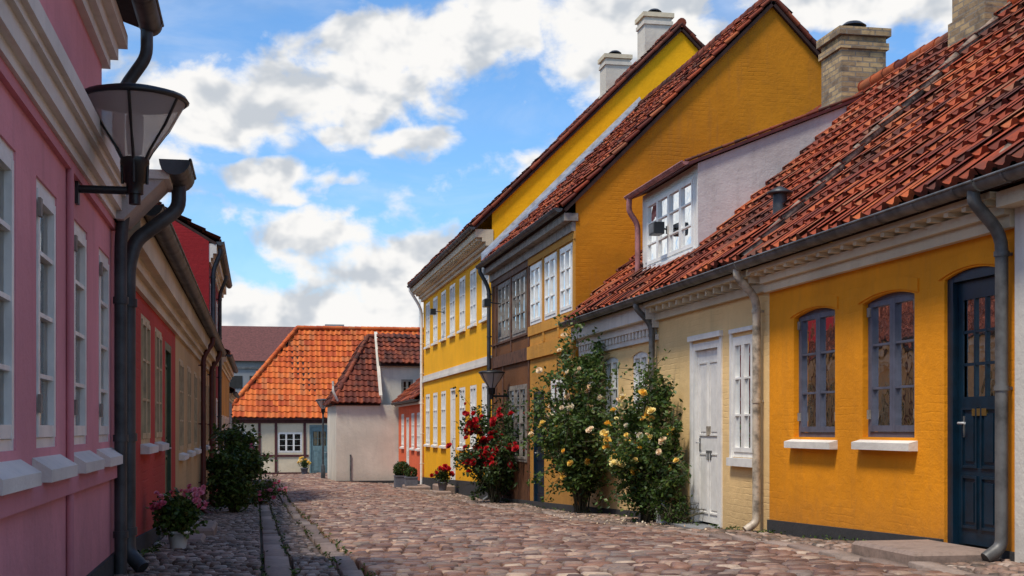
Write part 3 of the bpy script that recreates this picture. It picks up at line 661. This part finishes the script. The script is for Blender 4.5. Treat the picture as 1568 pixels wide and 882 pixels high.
# background buildings
P0=empty('brown_roofed_building'); m=MB(); F=FW(112); wall(m,F,-14,8,-3,5.6,[],.1,M['concrete'])
m.face([(-14,111.5,5.6),(9,111.5,5.6),(9,118,9.0),(-14,118,9.0)],M['roofbrown']); m.face([(-14,118,9.0),(9,118,9.0),(9,124,5.6),(-14,124,5.6)],M['roofbrown'])
for i in range(9): m.box(F,-12+2.2*i,-10.6+2.2*i,0,.05,3.2,4.6,M['dark'])
m.make('walls_and_roof',P0)
P0=empty('grey_apartment_building'); m=MB(); F=FW(95); wall(m,F,-8,.6,-3,4.2,[],.1,M['concrete'])
for z in (-.4,1.2,2.8):
    for i in range(6): m.box(F,-7.6+1.4*i,-6.7+1.4*i,0,.03,z,z+.9,M['dark'])
m.box(F,-8,.7,-5,.1,4.2,4.35,M['zinc']); m.make('walls_and_windows',P0)
P0=empty('distant_white_building'); m=MB(); F=FW(140); wall(m,F,4,22,-3,10.3,[],.1,M['whitew']); m.box(F,7,9,-1,0,10.3,11,M['concrete']); m.make('walls',P0)

# ------------------------------------------------------------------ LEFT: pink house
P0=empty('pink_house'); fl=LW(-1.05); m=MB(); y1=10.25
hp=[(2.9,3.6,-.10,1.22),(4.15,4.85,-.10,1.22),(5.40,6.08,-.10,1.22),(6.62,7.28,-.10,1.22),(7.88,8.54,-.10,1.22),(9.14,9.80,-.10,1.22)]
wall(m,fl,.5,y1,-3,1.55,hp,.09,M['pink']); m.face([(-1.05,y1,-3),(-6,y1,-3),(-6,y1,4.2),(-3.5,y1,3.6),(-1.05,y1,1.9)],M['pink'])
fu=LW(-1.10); wall(m,fu,.5,9.75,1.8,2.62,[],.1,M['pink']); m.face([(-1.10,9.75,1.8),(-4.5,9.75,1.8),(-4.5,9.75,3.0),(-1.10,9.75,2.9)],M['lilac']); m.make('walls',P0)
m=MB()
for h in hp: window(m,fl,*h,depth=.06,cases=1,rows=4,fw=.05,sw=.05,hinge=True,curt=M['curtain'],cside=.35)
m.make('windows',P0)
m=MB()
for h in hp: m.hexa([fl.P(h[0]-.12,-.05,-.26),fl.P(h[1]+.12,-.05,-.26),fl.P(h[1]+.12,.09,-.26),fl.P(h[0]-.12,.09,-.26),fl.P(h[0]-.12,-.05,-.11),fl.P(h[1]+.12,-.05,-.11),fl.P(h[1]+.12,.09,-.20),fl.P(h[0]-.12,.09,-.20)],M['whitetrim'])
m.box(fl,.5,y1,0,.05,-.36,-.262,M['pinkd']); m.make('sills',P0)
m=MB()
for n_,za,zb,mt in ((.03,1.44,1.50,'pinkd'),(.05,1.50,1.56,'whitetrim'),(.09,1.56,1.66,'whitetrim'),(.12,1.66,1.70,'whitetrim'),(.15,1.70,1.79,'whitetrim')): m.box(fl,.5,y1-.01 if n_>.04 else y1-.3,-.1,n_,za,zb,M[mt])
m.boxs(fl,9.72,10.28,-.3,.42,1.795,1.86,1.795,1.86,M['whitetrim']); m.hexa([fl.P(9.74,-.1,1.5),fl.P(10.26,-.1,1.5),fl.P(10.26,.1,1.5),fl.P(9.74,.1,1.5),fl.P(9.74,-.1,1.794),fl.P(10.26,-.1,1.794),fl.P(10.26,.38,1.794),fl.P(9.74,.38,1.794)],M['lilac'])
for n_,za,zb in ((.05,2.60,2.68),(.10,2.68,2.78),(.16,2.78,2.88)): m.box(fu,.5,9.8+n_,-.1,n_,za,zb,M['whitetrim'])
m.make('cornices',P0)
m=MB(); m.box(fl,.5,y1,0,.025,-3,-.92,M['plinth']); m.make('plinth',P0)
m=MB(); gutter(m,fl,9.68,10.4,.46,1.93,.11,M['zincd'],10); gutter(m,fu,.5,10.0,.32,2.98,.085,M['zincd'],10)
m.face([(-.85,.5,2.95),(-.85,10,2.95),(-3.6,10,3.9),(-3.6,.5,3.9)],M['slab'])
gz=g(10)+.02
m.tube(bendpath([(-.59,10.2,1.86),(-.59,10.2,1.66),(-.90,10.12,1.40),(-.95,10.10,1.2),(-.95,10.10,gz+.14),(-.84,10.02,gz+.03)]),.055,M['zincd'],14)
m.tube(bendpath([(-.80,9.9,2.92),(-.80,9.9,2.72),(-1.0,9.9,2.42),(-1.0,9.9,1.95),(-.93,9.88,1.75),(-.98,9.86,1.4),(-.98,9.86,gz)]),.045,M['zincd'],14)
for z in (.9,-.1,-.8): m.tube([(-.95,10.10,z),(-.95,10.10,z+.06)],.066,M['zincd'],14); m.tube([(-.98,9.86,z),(-.98,9.86,z+.05)],.055,M['zincd'],14)
m.tube([(-1.03,7.62,1.45),(-1.03,7.62,-1.1)],.022,M['pinkd'],8)
m.make('gutters_and_downpipes',P0)
def lantern(name,c,wallp,s=1,bracket=True):
    E=empty(name); x,y,z=c; m=MB()
    m.lathe((x,y,z),[(.30*s,.0),(.315*s,.012*s),(.30*s,.035*s),(.20*s,.065*s),(.05*s,.082*s),(.001,.085*s)],M['black'],28)
    m.lathe((x,y,z),[(.285*s,.001),(.30*s,.0)],M['black'],28); m.make('cap',E)
    m=MB(); m.lathe((x,y,z),[(.29*s,.0),(.21*s,-.14*s),(.105*s,-.28*s),(.075*s,-.33*s)],M['lampglass'],28)
    m.lathe((x,y,z),[(.04*s,-.3*s),(.05*s,-.2*s),(.05*s,-.08*s),(.01,-.04*s)],M['potwhite'],12); m.make('glass',E)
    m=MB()
    for k in range(6):
        t=math.pi*(k/3)+.5; q=lambda r,zz: (x+r*math.cos(t),y+r*math.sin(t),z+zz)
        m.tube([q(.293*s,0),q(.213*s,-.14*s),q(.108*s,-.28*s),q(.075*s,-.34*s)],.009*s,M['black'],6)
    m.lathe((x,y,z),[(.082*s,-.33*s),(.085*s,-.36*s),(.07*s,-.38*s),(.065*s,-.47*s),(.05*s,-.48*s),(.05*s,-.54*s)],M['black'],18,cap=True)
    for k in range(4):
        t=math.pi*k/2; m.tube([(x+.075*s*math.cos(t),y+.075*s*math.sin(t),z-.34*s),(x+.07*s*math.cos(t),y+.07*s*math.sin(t),z-.48*s)],.010*s,M['black'],6)
    m.make('collar_and_ribs',E)
    if bracket:
        m=MB(); wx,wy=wallp; az=z-.52*s; m.tube([(wx,wy,az),(x,y,az)],.024*s,M['black'],12); m.lathe((x,y,az),[(.034*s,-.08*s),(.034*s,.07*s)],M['black'],14,cap=True)
        dx=.02 if wx<x else -.02
        m.abox(min(wx,wx+dx),max(wx,wx+dx),wy-.035*s,wy+.035*s,az-.09*s,az+.09*s,M['black']); m.make('bracket',E)
    return E
lantern('wall_lantern',(-.715,8.0,1.92),(-1.05,8.0))
lantern('wall_lantern',(5.28,29.6,1.25),(5.68,29.6))
E=lantern('street_lamp',(2.95,61,1.25),(0,0),1.15,False)
m=MB(); zb=g(61); m.tube([(2.95,61,zb),(2.95,61,.66)],.055,M['zincd'],10,.045); m.lathe((2.95,61,zb),[(.10,0),(.10,.6),(.055,.7)],M['zincd'],12); m.make('post',E)

# ------------------------------------------------------------------ LEFT: red and beige houses
def leftrow(name,y0,y1,mat,holes,fm,zc,trim,roofmat,guttermat,doorh=None,dm=None,x=-1.05,ez=1.7,rows=3,cases=2,sill=True):
    P0=empty(name); f=LW(x); m=MB(); wall(m,f,y0,y1,-3.2,zc,holes+([doorh] if doorh else []),.09,mat)
    m.face([(x,y0,-3.2),(-7,y0,-3.2),(-7,y0,ez),(-4,y0,ez+1.8),(x,y0,ez)],mat); m.face([(x,y1,-3.2),(-7,y1,-3.2),(-7,y1,ez),(-4,y1,ez+1.8),(x,y1,ez)],mat); m.make('walls',P0)
    m=MB(); [window(m,f,*h,depth=.05,cases=cases,rows=rows,fm=fm,sill=M['whitetrim'] if sill else None,curt=M['curtain'] if R()<.6 else None) for h in holes]; m.make('windows',P0)
    if doorh: m=MB(); door(m,f,*doorh,.07,dm,dm,[(.1,.9,.05,.42),(.1,.9,.5,.93)]); m.make('door',P0)
    m=MB()
    for n_,za,zb in ((.04,zc-.12,zc-.02),(.09,zc-.02,zc+.08),(.17,zc+.08,ez-.05)): m.box(f,y0+.01,y1-.01,-.1,n_,za,zb,trim)
    m.make('cornice',P0); m=MB(); gutter(m,f,y0,y1,.25,ez,.085,guttermat); m.make('gutter',P0)
    m=MB(); m.boxs(f,y0+.01,y1-.01,0,.03,-3.2,g(y0)+.2,-3.2,g(y1)+.2,M['plinth']); m.make('plinth',P0)
    ul=math.hypot(3.25,1.9); tiles('roof_tiles',P0,(x+.2,y0,ez+.03),(0,1,0),(-3.25,0,1.9),y1-y0,ul,roofmat,.3,.4)
    return P0
leftrow('red_house',10.3,17.4,M['red'],[(12.35,13.35,-.15,1.05),(14.0,14.95,-.15,1.05)],M['beigew'],1.32,M['creamtrim'],M['tiled'],M['zincd'],(15.5,16.6,-1.25,1.0),M['green'])
P0=leftrow('beige_house',17.42,30.5,M['beige'],[(18.2+2.1*i,19.2+2.1*i,-.35,.95) for i in range(6)],M['beigew'],1.32,M['creamtrim'],M['tiled'],M['zincd'])
m=MB(); f=LW(-1.05); downpipe(m,f,28.3,1.62,g(28),.25,.09,.055,M['maroon']); downpipe(m,f,24.0,1.62,g(24),.25,.09,.045,M['maroon']); m.make('downpipes',P0)
P0=leftrow('dark_red_house',30.55,40,M['dkred'],[(31.5+2.1*i,32.5+2.1*i,-.6,.8) for i in range(3)]+[(31.5+2.1*i,32.5+2.1*i,2.1,3.4) for i in range(3)],M['white'],3.9,M['whitetrim'],M['tiled'],M['zincd'],x=-1.1,ez=4.25)
m=MB(); f=LW(-1.1); downpipe(m,f,30.7,4.1,g(30),.25,.09,.055,M['zincd'],.5); downpipe(m,f,36,4.1,g(36),.25,.09,.05,M['zincd'],.5); m.make('downpipes',P0)
leftrow('ochre_house',40.05,52,M['ochre2'],[(41+2.1*i,42+2.1*i,-.9,.4) for i in range(5)],M['white'],1.9,M['creamtrim'],M['tile'],M['zincd'],x=-1.1,ez=2.2)
leftrow('grey_house',52.05,60,M['concrete'],[(53+2.1*i,54+2.1*i,-1.2,.2) for i in range(3)],M['white'],1.2,M['creamtrim'],M['tiled'],M['zincd'],x=-1.15,ez=1.4)

# ------------------------------------------------------------------ plants
def leafquad(V,F,p,L,W):
    d=Vector((U(-1,1),U(-1,1),U(-.9,.5))).normalized(); s=d.cross(Vector((U(-1,1),U(-1,1),U(-1,1)))).normalized(); n=d.cross(s)
    b=len(V); V+= [p, p+d*L*.5+s*W*.5+n*L*.08, p+d*L, p+d*L*.5-s*W*.5+n*L*.08]; F+=[(b,b+1,b+2),(b,b+2,b+3)]
def bloom(V,F,p,r):
    ax=Vector((U(-.8,.2),U(-.8,.1),U(.1,.9))).normalized(); e1=ax.cross(Vector((.3,.2,.9))).normalized(); e2=ax.cross(e1)
    b0=len(V); V.append(p-ax*r*.3)
    for ring,(n,rr,up) in enumerate(((6,1,.10),(5,.78,.45),(5,.5,.75),(3,.25,.9))):
        o=U(0,6)
        for k in range(n):
            t=o+2*math.pi*k/n; d=e1*math.cos(t)+e2*math.sin(t); s=-e1*math.sin(t)+e2*math.cos(t); b=len(V)
            V+=[p+d*r*rr*.7+s*r*rr*.62+ax*(r*up*.6),p+d*r*rr+ax*(r*up),p+d*r*rr*.7-s*r*rr*.62+ax*(r*up*.6)]
            F.append((b0,b,b+1,b+2))
def rosebush(name,base,h,w,nst,leaves,flowers,lmat,bare=.25,lean=(0,0),lsz=.075,depth=.7,fr_=.05,topw=1.25,dmin=0):
    E=empty(name); bx,by=base; bz=g(by)+.03; m=MB(); pts=[]
    for i in range(nst):
        a=U(0,6.28); rr=w*.5*math.sqrt(R()); hh=h*U(.45,1)*(1-.30*(rr/(w*.5))**2)
        s=Vector((bx+U(-.08,.08),by+U(-.12,.12),bz)); e=Vector((bx+lean[0]+rr*math.cos(a)*depth,by+lean[1]+rr*math.sin(a)*topw,bz+hh)); c=s*.6+e*.4+Vector((U(-.1,.1),U(-.12,.12),hh*.35))
        c.x=min(c.x,5.65 if bx>0 else 9)
        P=[s*(1-t)**2+c*2*t*(1-t)+e*t*t for t in [k/7 for k in range(8)]]
        m.tube(P,.016,M['stem'],5,.005,False)
        for k in range(2,8):
            if (P[k].z-bz)/h<bare*U(.6,1.3): continue
            for q in range(3):
                L=w*U(.08,.34)*(1.1-.4*k/8); d=Vector((U(-1,1)*depth,U(-1,1)*1.2,U(-.45,.8))).normalized(); e2=P[k]+d*L
                if bx>0 and e2.x>5.62: e2.x=5.62
                m.tube([P[k],P[k]+d*L*.5+Vector((0,0,.03)),e2],.006,M['stem'],4,.003,False)
                for u in (.3,.5,.7,.9,1.05): pts.append(P[k].lerp(e2,u))
    m.make('stems',E)
    V=[];F=[]
    per=max(1,int(leaves/len(pts)))
    for p in pts:
        dn=max(dmin,.5+.9*math.sin(p.y*5.1+p.z*3.7)*math.sin(p.z*4.9-p.y*2.3+1)+U(-.35,.5))
        for k in range(int(per*1.5*dn+R())):
            q=p+Vector((random.gauss(0,.045),random.gauss(0,.06),random.gauss(0,.05)))
            if bx>0 and q.x>5.66: q.x=5.66
            leafquad(V,F,q,lsz*U(.6,1.3),lsz*U(.45,.8))
    m=MB(); m.raw(V,F,lmat); m.make('leaves',E)
    for fm,cnt,zlo,zhi in flowers:
        V=[];F=[]; cand=[p for p in pts if zlo<=(p.z-bz)/h<=zhi] or pts
        sg=1 if bx>0 else -1
        cand=sorted(cand,key=lambda p: sg*p.x+.45*(p.y-by))[:max(12,int(len(cand)*.5))]
        while cnt>0:
            q=random.choice(cand)
            for _ in range(random.choice((1,1,1,2,3))):
                p=q+Vector((-.07*sg,-.05+random.gauss(0,.09),random.gauss(0,.08))); bloom(V,F,p,fr_*U(.55,1.2)); cnt-=1
        m=MB(); m.raw(V,F,fm,True); m.make('flowers',E)
    return E
rosebush('yellow_rose_bush',(5.42,21.6),3.2,2.4,38,16000,[(M['petal_w'],26,.45,1),(M['petal_y'],20,.15,.75)],M['leaf'],.08,fr_=.07,lsz=.085,dmin=.2)
rosebush('yellow_rose_bush',(5.42,17.75),2.15,1.75,28,10500,[(M['petal_y'],54,.3,.95),(M['petal_w'],12,.5,1)],M['leaf'],.10,fr_=.064,dmin=.2)
rosebush('red_rose_bush',(5.32,29.5),2.5,2.5,26,9000,[(M['petal_r'],110,.35,1)],M['leafd'],.1,fr_=.09,lsz=.09,dmin=.2)
rosebush('green_hollyhock_bush',(-.45,25.4),1.6,1.4,30,8500,[(M['petal_p'],4,.2,.8)],M['leaf'],.0,lsz=.10,dmin=.2)
rosebush('pink_mallow_plant',(.0,30.0),.6,1.6,12,900,[(M['petal_p'],18,.4,1)],M['leaf'],.0,fr_=.07)
rosebush('climbing_shrub',(-.75,44),2.6,1.2,20,3500,[],M['leafd'],.0,lsz=.12)
rosebush('wall_base_weeds',(5.6,17.0),.35,.8,10,700,[],M['leaf'],0,lsz=.05)
def potplant(name,x,y,z,pr,ph,pm,r,n,flowers,lm,box=False,ball=False):
    E=empty(name); m=MB()
    if box: m.abox(x-pr,x+pr,y-pr,y+pr,z,z+ph,pm); m.abox(x-pr-.015,x+pr+.015,y-pr-.015,y+pr+.015,z+ph-.05,z+ph+.003,pm)
    else: m.lathe((x,y,z),[(pr*.7,0),(pr,ph*.85),(pr*1.08,ph*.86),(pr*1.08,ph),(pr*.9,ph),(pr*.85,ph*.9),(.001,ph*.88)],pm,20)
    m.make('pot',E); V=[];F=[];pts=[]
    c=Vector((x,y,z+ph+r*.7))
    for _ in range(n):
        d=Vector((random.gauss(0,1),random.gauss(0,1),random.gauss(0,.9))).normalized()*r*(U(.75,1) if ball else U(.3,1.05)*(.8+.3*math.sin(_*.7)))
        p=c+d; p.z=max(p.z,z+ph*.7); leafquad(V,F,p,.06,.045)
        if d.z>-.1*r and d.length>r*.8: pts.append(p+d*.15)
    m=MB(); m.raw(V,F,lm); m.make('leaves',E)
    if flowers:
        V=[];F=[]
        for _ in range(flowers[1]//3):
            q=random.choice(pts)
            for k in range(3): bloom(V,F,q+Vector((U(-.03,.03),U(-.03,.03),U(-.02,.04))),flowers[2]*U(.7,1.2))
        m=MB(); m.raw(V,F,flowers[0],True); m.make('flowers',E)
    return E
potplant('potted_geranium',-.74,12.7,g(12.7)+.04,.10,.17,M['potwhite'],.23,1700,(M['petal_p'],60,.032),M['leaf'])
potplant('potted_red_flowers',5.2,37.2,g(37.2)+.14,.14,.25,M['terracotta'],.27,900,(M['petal_r'],75,.06),M['leafd'])
potplant('boxwood_planter',5.05,46.6,g(46.6)+.03,.26,.42,M['terracotta'],.30,2200,None,M['leafd'],True,True)
potplant('boxwood_planter',5.1,44.2,g(44.2)+.14,.2,.3,M['terracotta'],.2,900,None,M['leafd'],True,True)
potplant('potted_yellow_flowers',2.45,71.3,g(71)+.03,.2,.35,M['terracotta'],.32,900,(M['petal_y'],45,.07),M['leafd'])
V=[];F=[]
for _ in range(420):
    k=R()
    if k<.45: x=U(5.62,5.76);y=10.5+R()**1.3*35;zz=.03
    elif k<.75: x=random.choice((.03,.255,.585,.775))+U(-.02,.02);y=8.5+R()**1.5*30;zz=.02
    else: x=U(-1.02,-.9);y=10+R()*30;zz=.04
    p=Vector((x,y,g(y)+zz))
    for j in range(random.randint(4,10)): leafquad(V,F,p+Vector((U(-.03,.03),U(-.05,.05),U(0,.04))),U(.03,.06),.018)
m=MB(); m.raw(V,F,M['leaf']); m.make('pavement_weeds')
V=[];F=[]
for _ in range(160):
    y=random.choice((17.5,21.3))+random.gauss(0,.9); x=random.gauss(5.15,.3); x=min(x,5.7)
    leafquad(V,F,Vector((x,y,g(y)+.06)),.03,.028)
m=MB(); m.raw(V,F,M['petal_w']); m.make('fallen_petals')

# ------------------------------------------------------------------ steps, bins, lantern, floodlights
def step(name,x0,x1,y0,y1,h):
    m=MB(); z=g((y0+y1)/2); V=[];i=.025
    def ring(k,zz): return [(x0+k,y0+k,zz),(x1-k,y0+k,zz),(x1-k,y1-k,zz),(x0+k,y1-k,zz)]
    V=ring(0,z-.1)+ring(0,z+h-.03)+ring(i,z+h); F=[(a+j,a+(j+1)%4,a+4+(j+1)%4,a+4+j) for a in (0,4) for j in range(4)]+[(8,9,10,11)]
    m.raw(V,F,M['granite']); return m.make(name)
step('stone_doorstep',5.0,5.72,9.35,10.45,.12)
step('stone_doorstep',5.2,5.69,37.9,39.4,.28); step('stone_doorstep',4.95,5.4,36.8,37.6,.14)
step('stone_doorstep',4.9,5.7,43.4,45.2,.14); step('stone_doorstep',-.98,-.55,13.6,14.4,.10); step('stone_doorstep',-1.0,-.5,15.4,16.7,.15)
E=empty('wooden_garden_lantern'); m=MB(); x,y,z=5.45,16.95+.25,g(17.2)+.04
m.abox(x-.07,x+.07,y-.07,y+.07,z,z+.03,M['potwhite'])
for a in (-.06,.06):
    for b_ in (-.06,.06): m.abox(x+a-.01,x+a+.01,y+b_-.01,y+b_+.01,z+.03,z+.2,M['potwhite'])
m.abox(x-.03,x+.03,y-.03,y+.03,z+.03,z+.12,M['curtain']); m.lathe((x,y,z+.2),[(.11,0),(.03,.08),(.03,.11),(.001,.12)],M['potwhite'],4,False); m.make('body',E)
E=empty('litter_bin'); m=MB(); m.lathe((3.95,70.2,g(70)),[(.20,0),(.24,.75),(.26,.76),(.26,.84),(.12,.93),(.001,.95)],M['black'],18); m.make('body',E)
def flood(name,fr,s,z,n=.3):
    m=MB(); m.tube([fr.P(s,0,z),fr.P(s,n,z+.03)],.015,M['black'],6); m.box(fr,s-.14,s+.14,n-.02,n+.14,z-.08,z+.10,M['black']); m.box(fr,s-.12,s+.12,n+.14,n+.15,z-.06,z+.08,M['zinc']); m.box(fr,s-.05,s+.05,0,.02,z-.06,z+.06,M['black']); return m.make(name)
flood('wall_floodlight',RW(5.7),30.6,2.95); flood('wall_floodlight',RW(5.7),40.4,3.6); flood('wall_floodlight',RW(6.2),19.3,3.05,.12)
E=empty('flagpole'); m=MB(); m.tube([(12.2,100,-2.9),(12.2,100,11.2)],.06,M['white'],8); m.make('pole',E)

# ------------------------------------------------------------------ world
w=bpy.data.worlds.new("World"); scene.world=w; w.use_nodes=True; nt=w.node_tree; L=nt.links; nt.nodes.clear()
out=nd(nt,"ShaderNodeOutputWorld"); bg=nd(nt,"ShaderNodeBackground"); L.new(bg.outputs[0],out.inputs[0]); bg.inputs[1].default_value=.135
sunv=Vector((-.44,-.32,1.0)).normalized()
sky=nd(nt,"ShaderNodeTexSky"); sky.sky_type='NISHITA'; sky.sun_disc=False; sky.sun_elevation=math.asin(sunv.z); sky.sun_rotation=math.atan2(sunv.x,sunv.y)
sky.air_density=1.0; sky.dust_density=.3; sky.ozone_density=2.5
tc=nd(nt,"ShaderNodeTexCoord"); v=tc.outputs["Generated"]; sp=nd(nt,"ShaderNodeSeparateXYZ"); L.new(v,sp.inputs[0])
az=mathn(nt,'MULTIPLY',mathn(nt,'ARCTAN2',sp.outputs[0],sp.outputs[1]),57.2958); el=mathn(nt,'MULTIPLY',mathn(nt,'ARCSINE',sp.outputs[2]),57.2958)
cb=nd(nt,"ShaderNodeCombineXYZ"); L.new(az,cb.inputs[0]); L.new(el,cb.inputs[1])
wn=nd(nt,"ShaderNodeTexNoise"); wn.inputs["Scale"].default_value=13; wn.inputs["Detail"].default_value=3; L.new(scalev(nt,v,(1,1,1.4)),wn.inputs["Vector"])
wv=nd(nt,"ShaderNodeVectorMath"); wv.operation='SUBTRACT'; L.new(wn.outputs["Color"],wv.inputs[0]); wv.inputs[1].default_value=(.5,.5,.5)
wa=nd(nt,"ShaderNodeVectorMath"); wa.operation='MULTIPLY_ADD'; L.new(wv.outputs[0],wa.inputs[0]); wa.inputs[1].default_value=(5,3,0); L.new(cb.outputs[0],wa.inputs[2])
blobs=[(-2.4,13.2,3.4,1.3,1),(2.0,14.2,3.6,1.7,1),(6.4,15.4,3.2,2.1,1),(9.6,17.2,2.4,2.0,.9),(16.0,17.0,4.2,2.6,1),(6.4,12.2,2.4,.8,.85),(3.2,12.3,1.6,.6,.7),(0.6,10.5,2.2,.65,.9),(3.2,10.4,1.3,.5,.7),(2.9,8.7,3.2,1.2,.9),(6.3,6.9,5.0,1.6,1),(3,4.6,9,1.8,1),(26.5,17.8,6,1.5,1),(12,11.6,2.4,.7,.5),(-4.5,10.8,2.6,1.6,.8),(-16,12,10,6,1),(44,14,12,6,1),(75,24,16,8,1),(-60,24,20,9,1),(170,22,24,9,1),(-130,28,22,9,1),(20,36,16,5,1),(-20,48,18,7,1)]
acc=None
for (a,e,rx,ry,s) in blobs:
    q=nd(nt,"ShaderNodeVectorMath"); q.operation='SUBTRACT'; L.new(wa.outputs[0],q.inputs[0]); q.inputs[1].default_value=(a,e,0)
    q2=scalev(nt,q.outputs[0],(1/rx,1/ry,0)); ln=nd(nt,"ShaderNodeVectorMath"); ln.operation='LENGTH'; L.new(q2,ln.inputs[0])
    mr=nd(nt,"ShaderNodeMapRange"); L.new(ln.outputs["Value"],mr.inputs[0]); mr.inputs[1].default_value=1.6; mr.inputs[2].default_value=.3; mr.inputs[3].default_value=0; mr.inputs[4].default_value=s
    acc=mr.outputs[0] if acc is None else mathn(nt,'MAXIMUM',acc,mr.outputs[0])
fine=noise(nt,scalev(nt,v,(1,1,1.35)),22,7,.56,.2)
dens=mathn(nt,'ADD',acc,mathn(nt,'MULTIPLY',mathn(nt,'SUBTRACT',fine,.5),1.9))
cl=smooth(nt,dens,.18,.66)
det=noise(nt,scalev(nt,v,(1,1,2.5)),6,6,.6,.5)
wisp=mathn(nt,'MULTIPLY',smooth(nt,det,.42,.8),.35); cl=mathn(nt,'MAXIMUM',cl,wisp)
haze=mathn(nt,'MULTIPLY',mathn(nt,'SUBTRACT',1,smooth(nt,el,0,11)),.30); cl=mathn(nt,'MAXIMUM',cl,haze)
# cloud relief: compare the cloud field with itself a little towards the sun (up-left)
av=nd(nt,"ShaderNodeVectorMath"); av.operation='ADD'; L.new(v,av.inputs[0]); av.inputs[1].default_value=(-.008,0,.014)
na=noise(nt,scalev(nt,v,(1,1,1.35)),15,4,.5,.2); nb=noise(nt,scalev(nt,av.outputs[0],(1,1,1.35)),15,4,.5,.2)
relief=mathn(nt,'MULTIPLY',mathn(nt,'SUBTRACT',na,nb),4.8)
shade=smooth(nt,mathn(nt,'ADD',relief,mathn(nt,'ADD',.60,mathn(nt,'MULTIPLY',mathn(nt,'SUBTRACT',dens,.8),-.14))),.05,.85)
cc=mixc(nt,shade,(4.3,4.6,5.0),(7.2,7.1,6.95))
skyc=mixc(nt,1.0,sky.outputs[0],(.82,1.16,1.42),'MULTIPLY')
fin=mixc(nt,cl,skyc,cc); L.new(fin,bg.inputs[0])

sd=bpy.data.lights.new("sun",'SUN'); sd.energy=3.9; sd.angle=math.radians(11); sd.color=(1,.93,.80)
so=bpy.data.objects.new("sun",sd); scene.collection.objects.link(so); so.rotation_euler=sunv.to_track_quat('Z','Y').to_euler(); so.location=(-30,-10,40)

cam=bpy.data.cameras.new("camera"); co=bpy.data.objects.new("camera",cam); scene.collection.objects.link(co)
cam.sensor_width=36; cam.lens=45.92; cam.shift_y=.1365; cam.clip_start=.05; cam.clip_end=6000
co.location=(0,0,0); co.rotation_euler=(math.radians(90),0,math.radians(-11.0)); scene.camera=co
scene.view_settings.view_transform='Standard'; scene.view_settings.look='None'; scene.view_settings.exposure=0
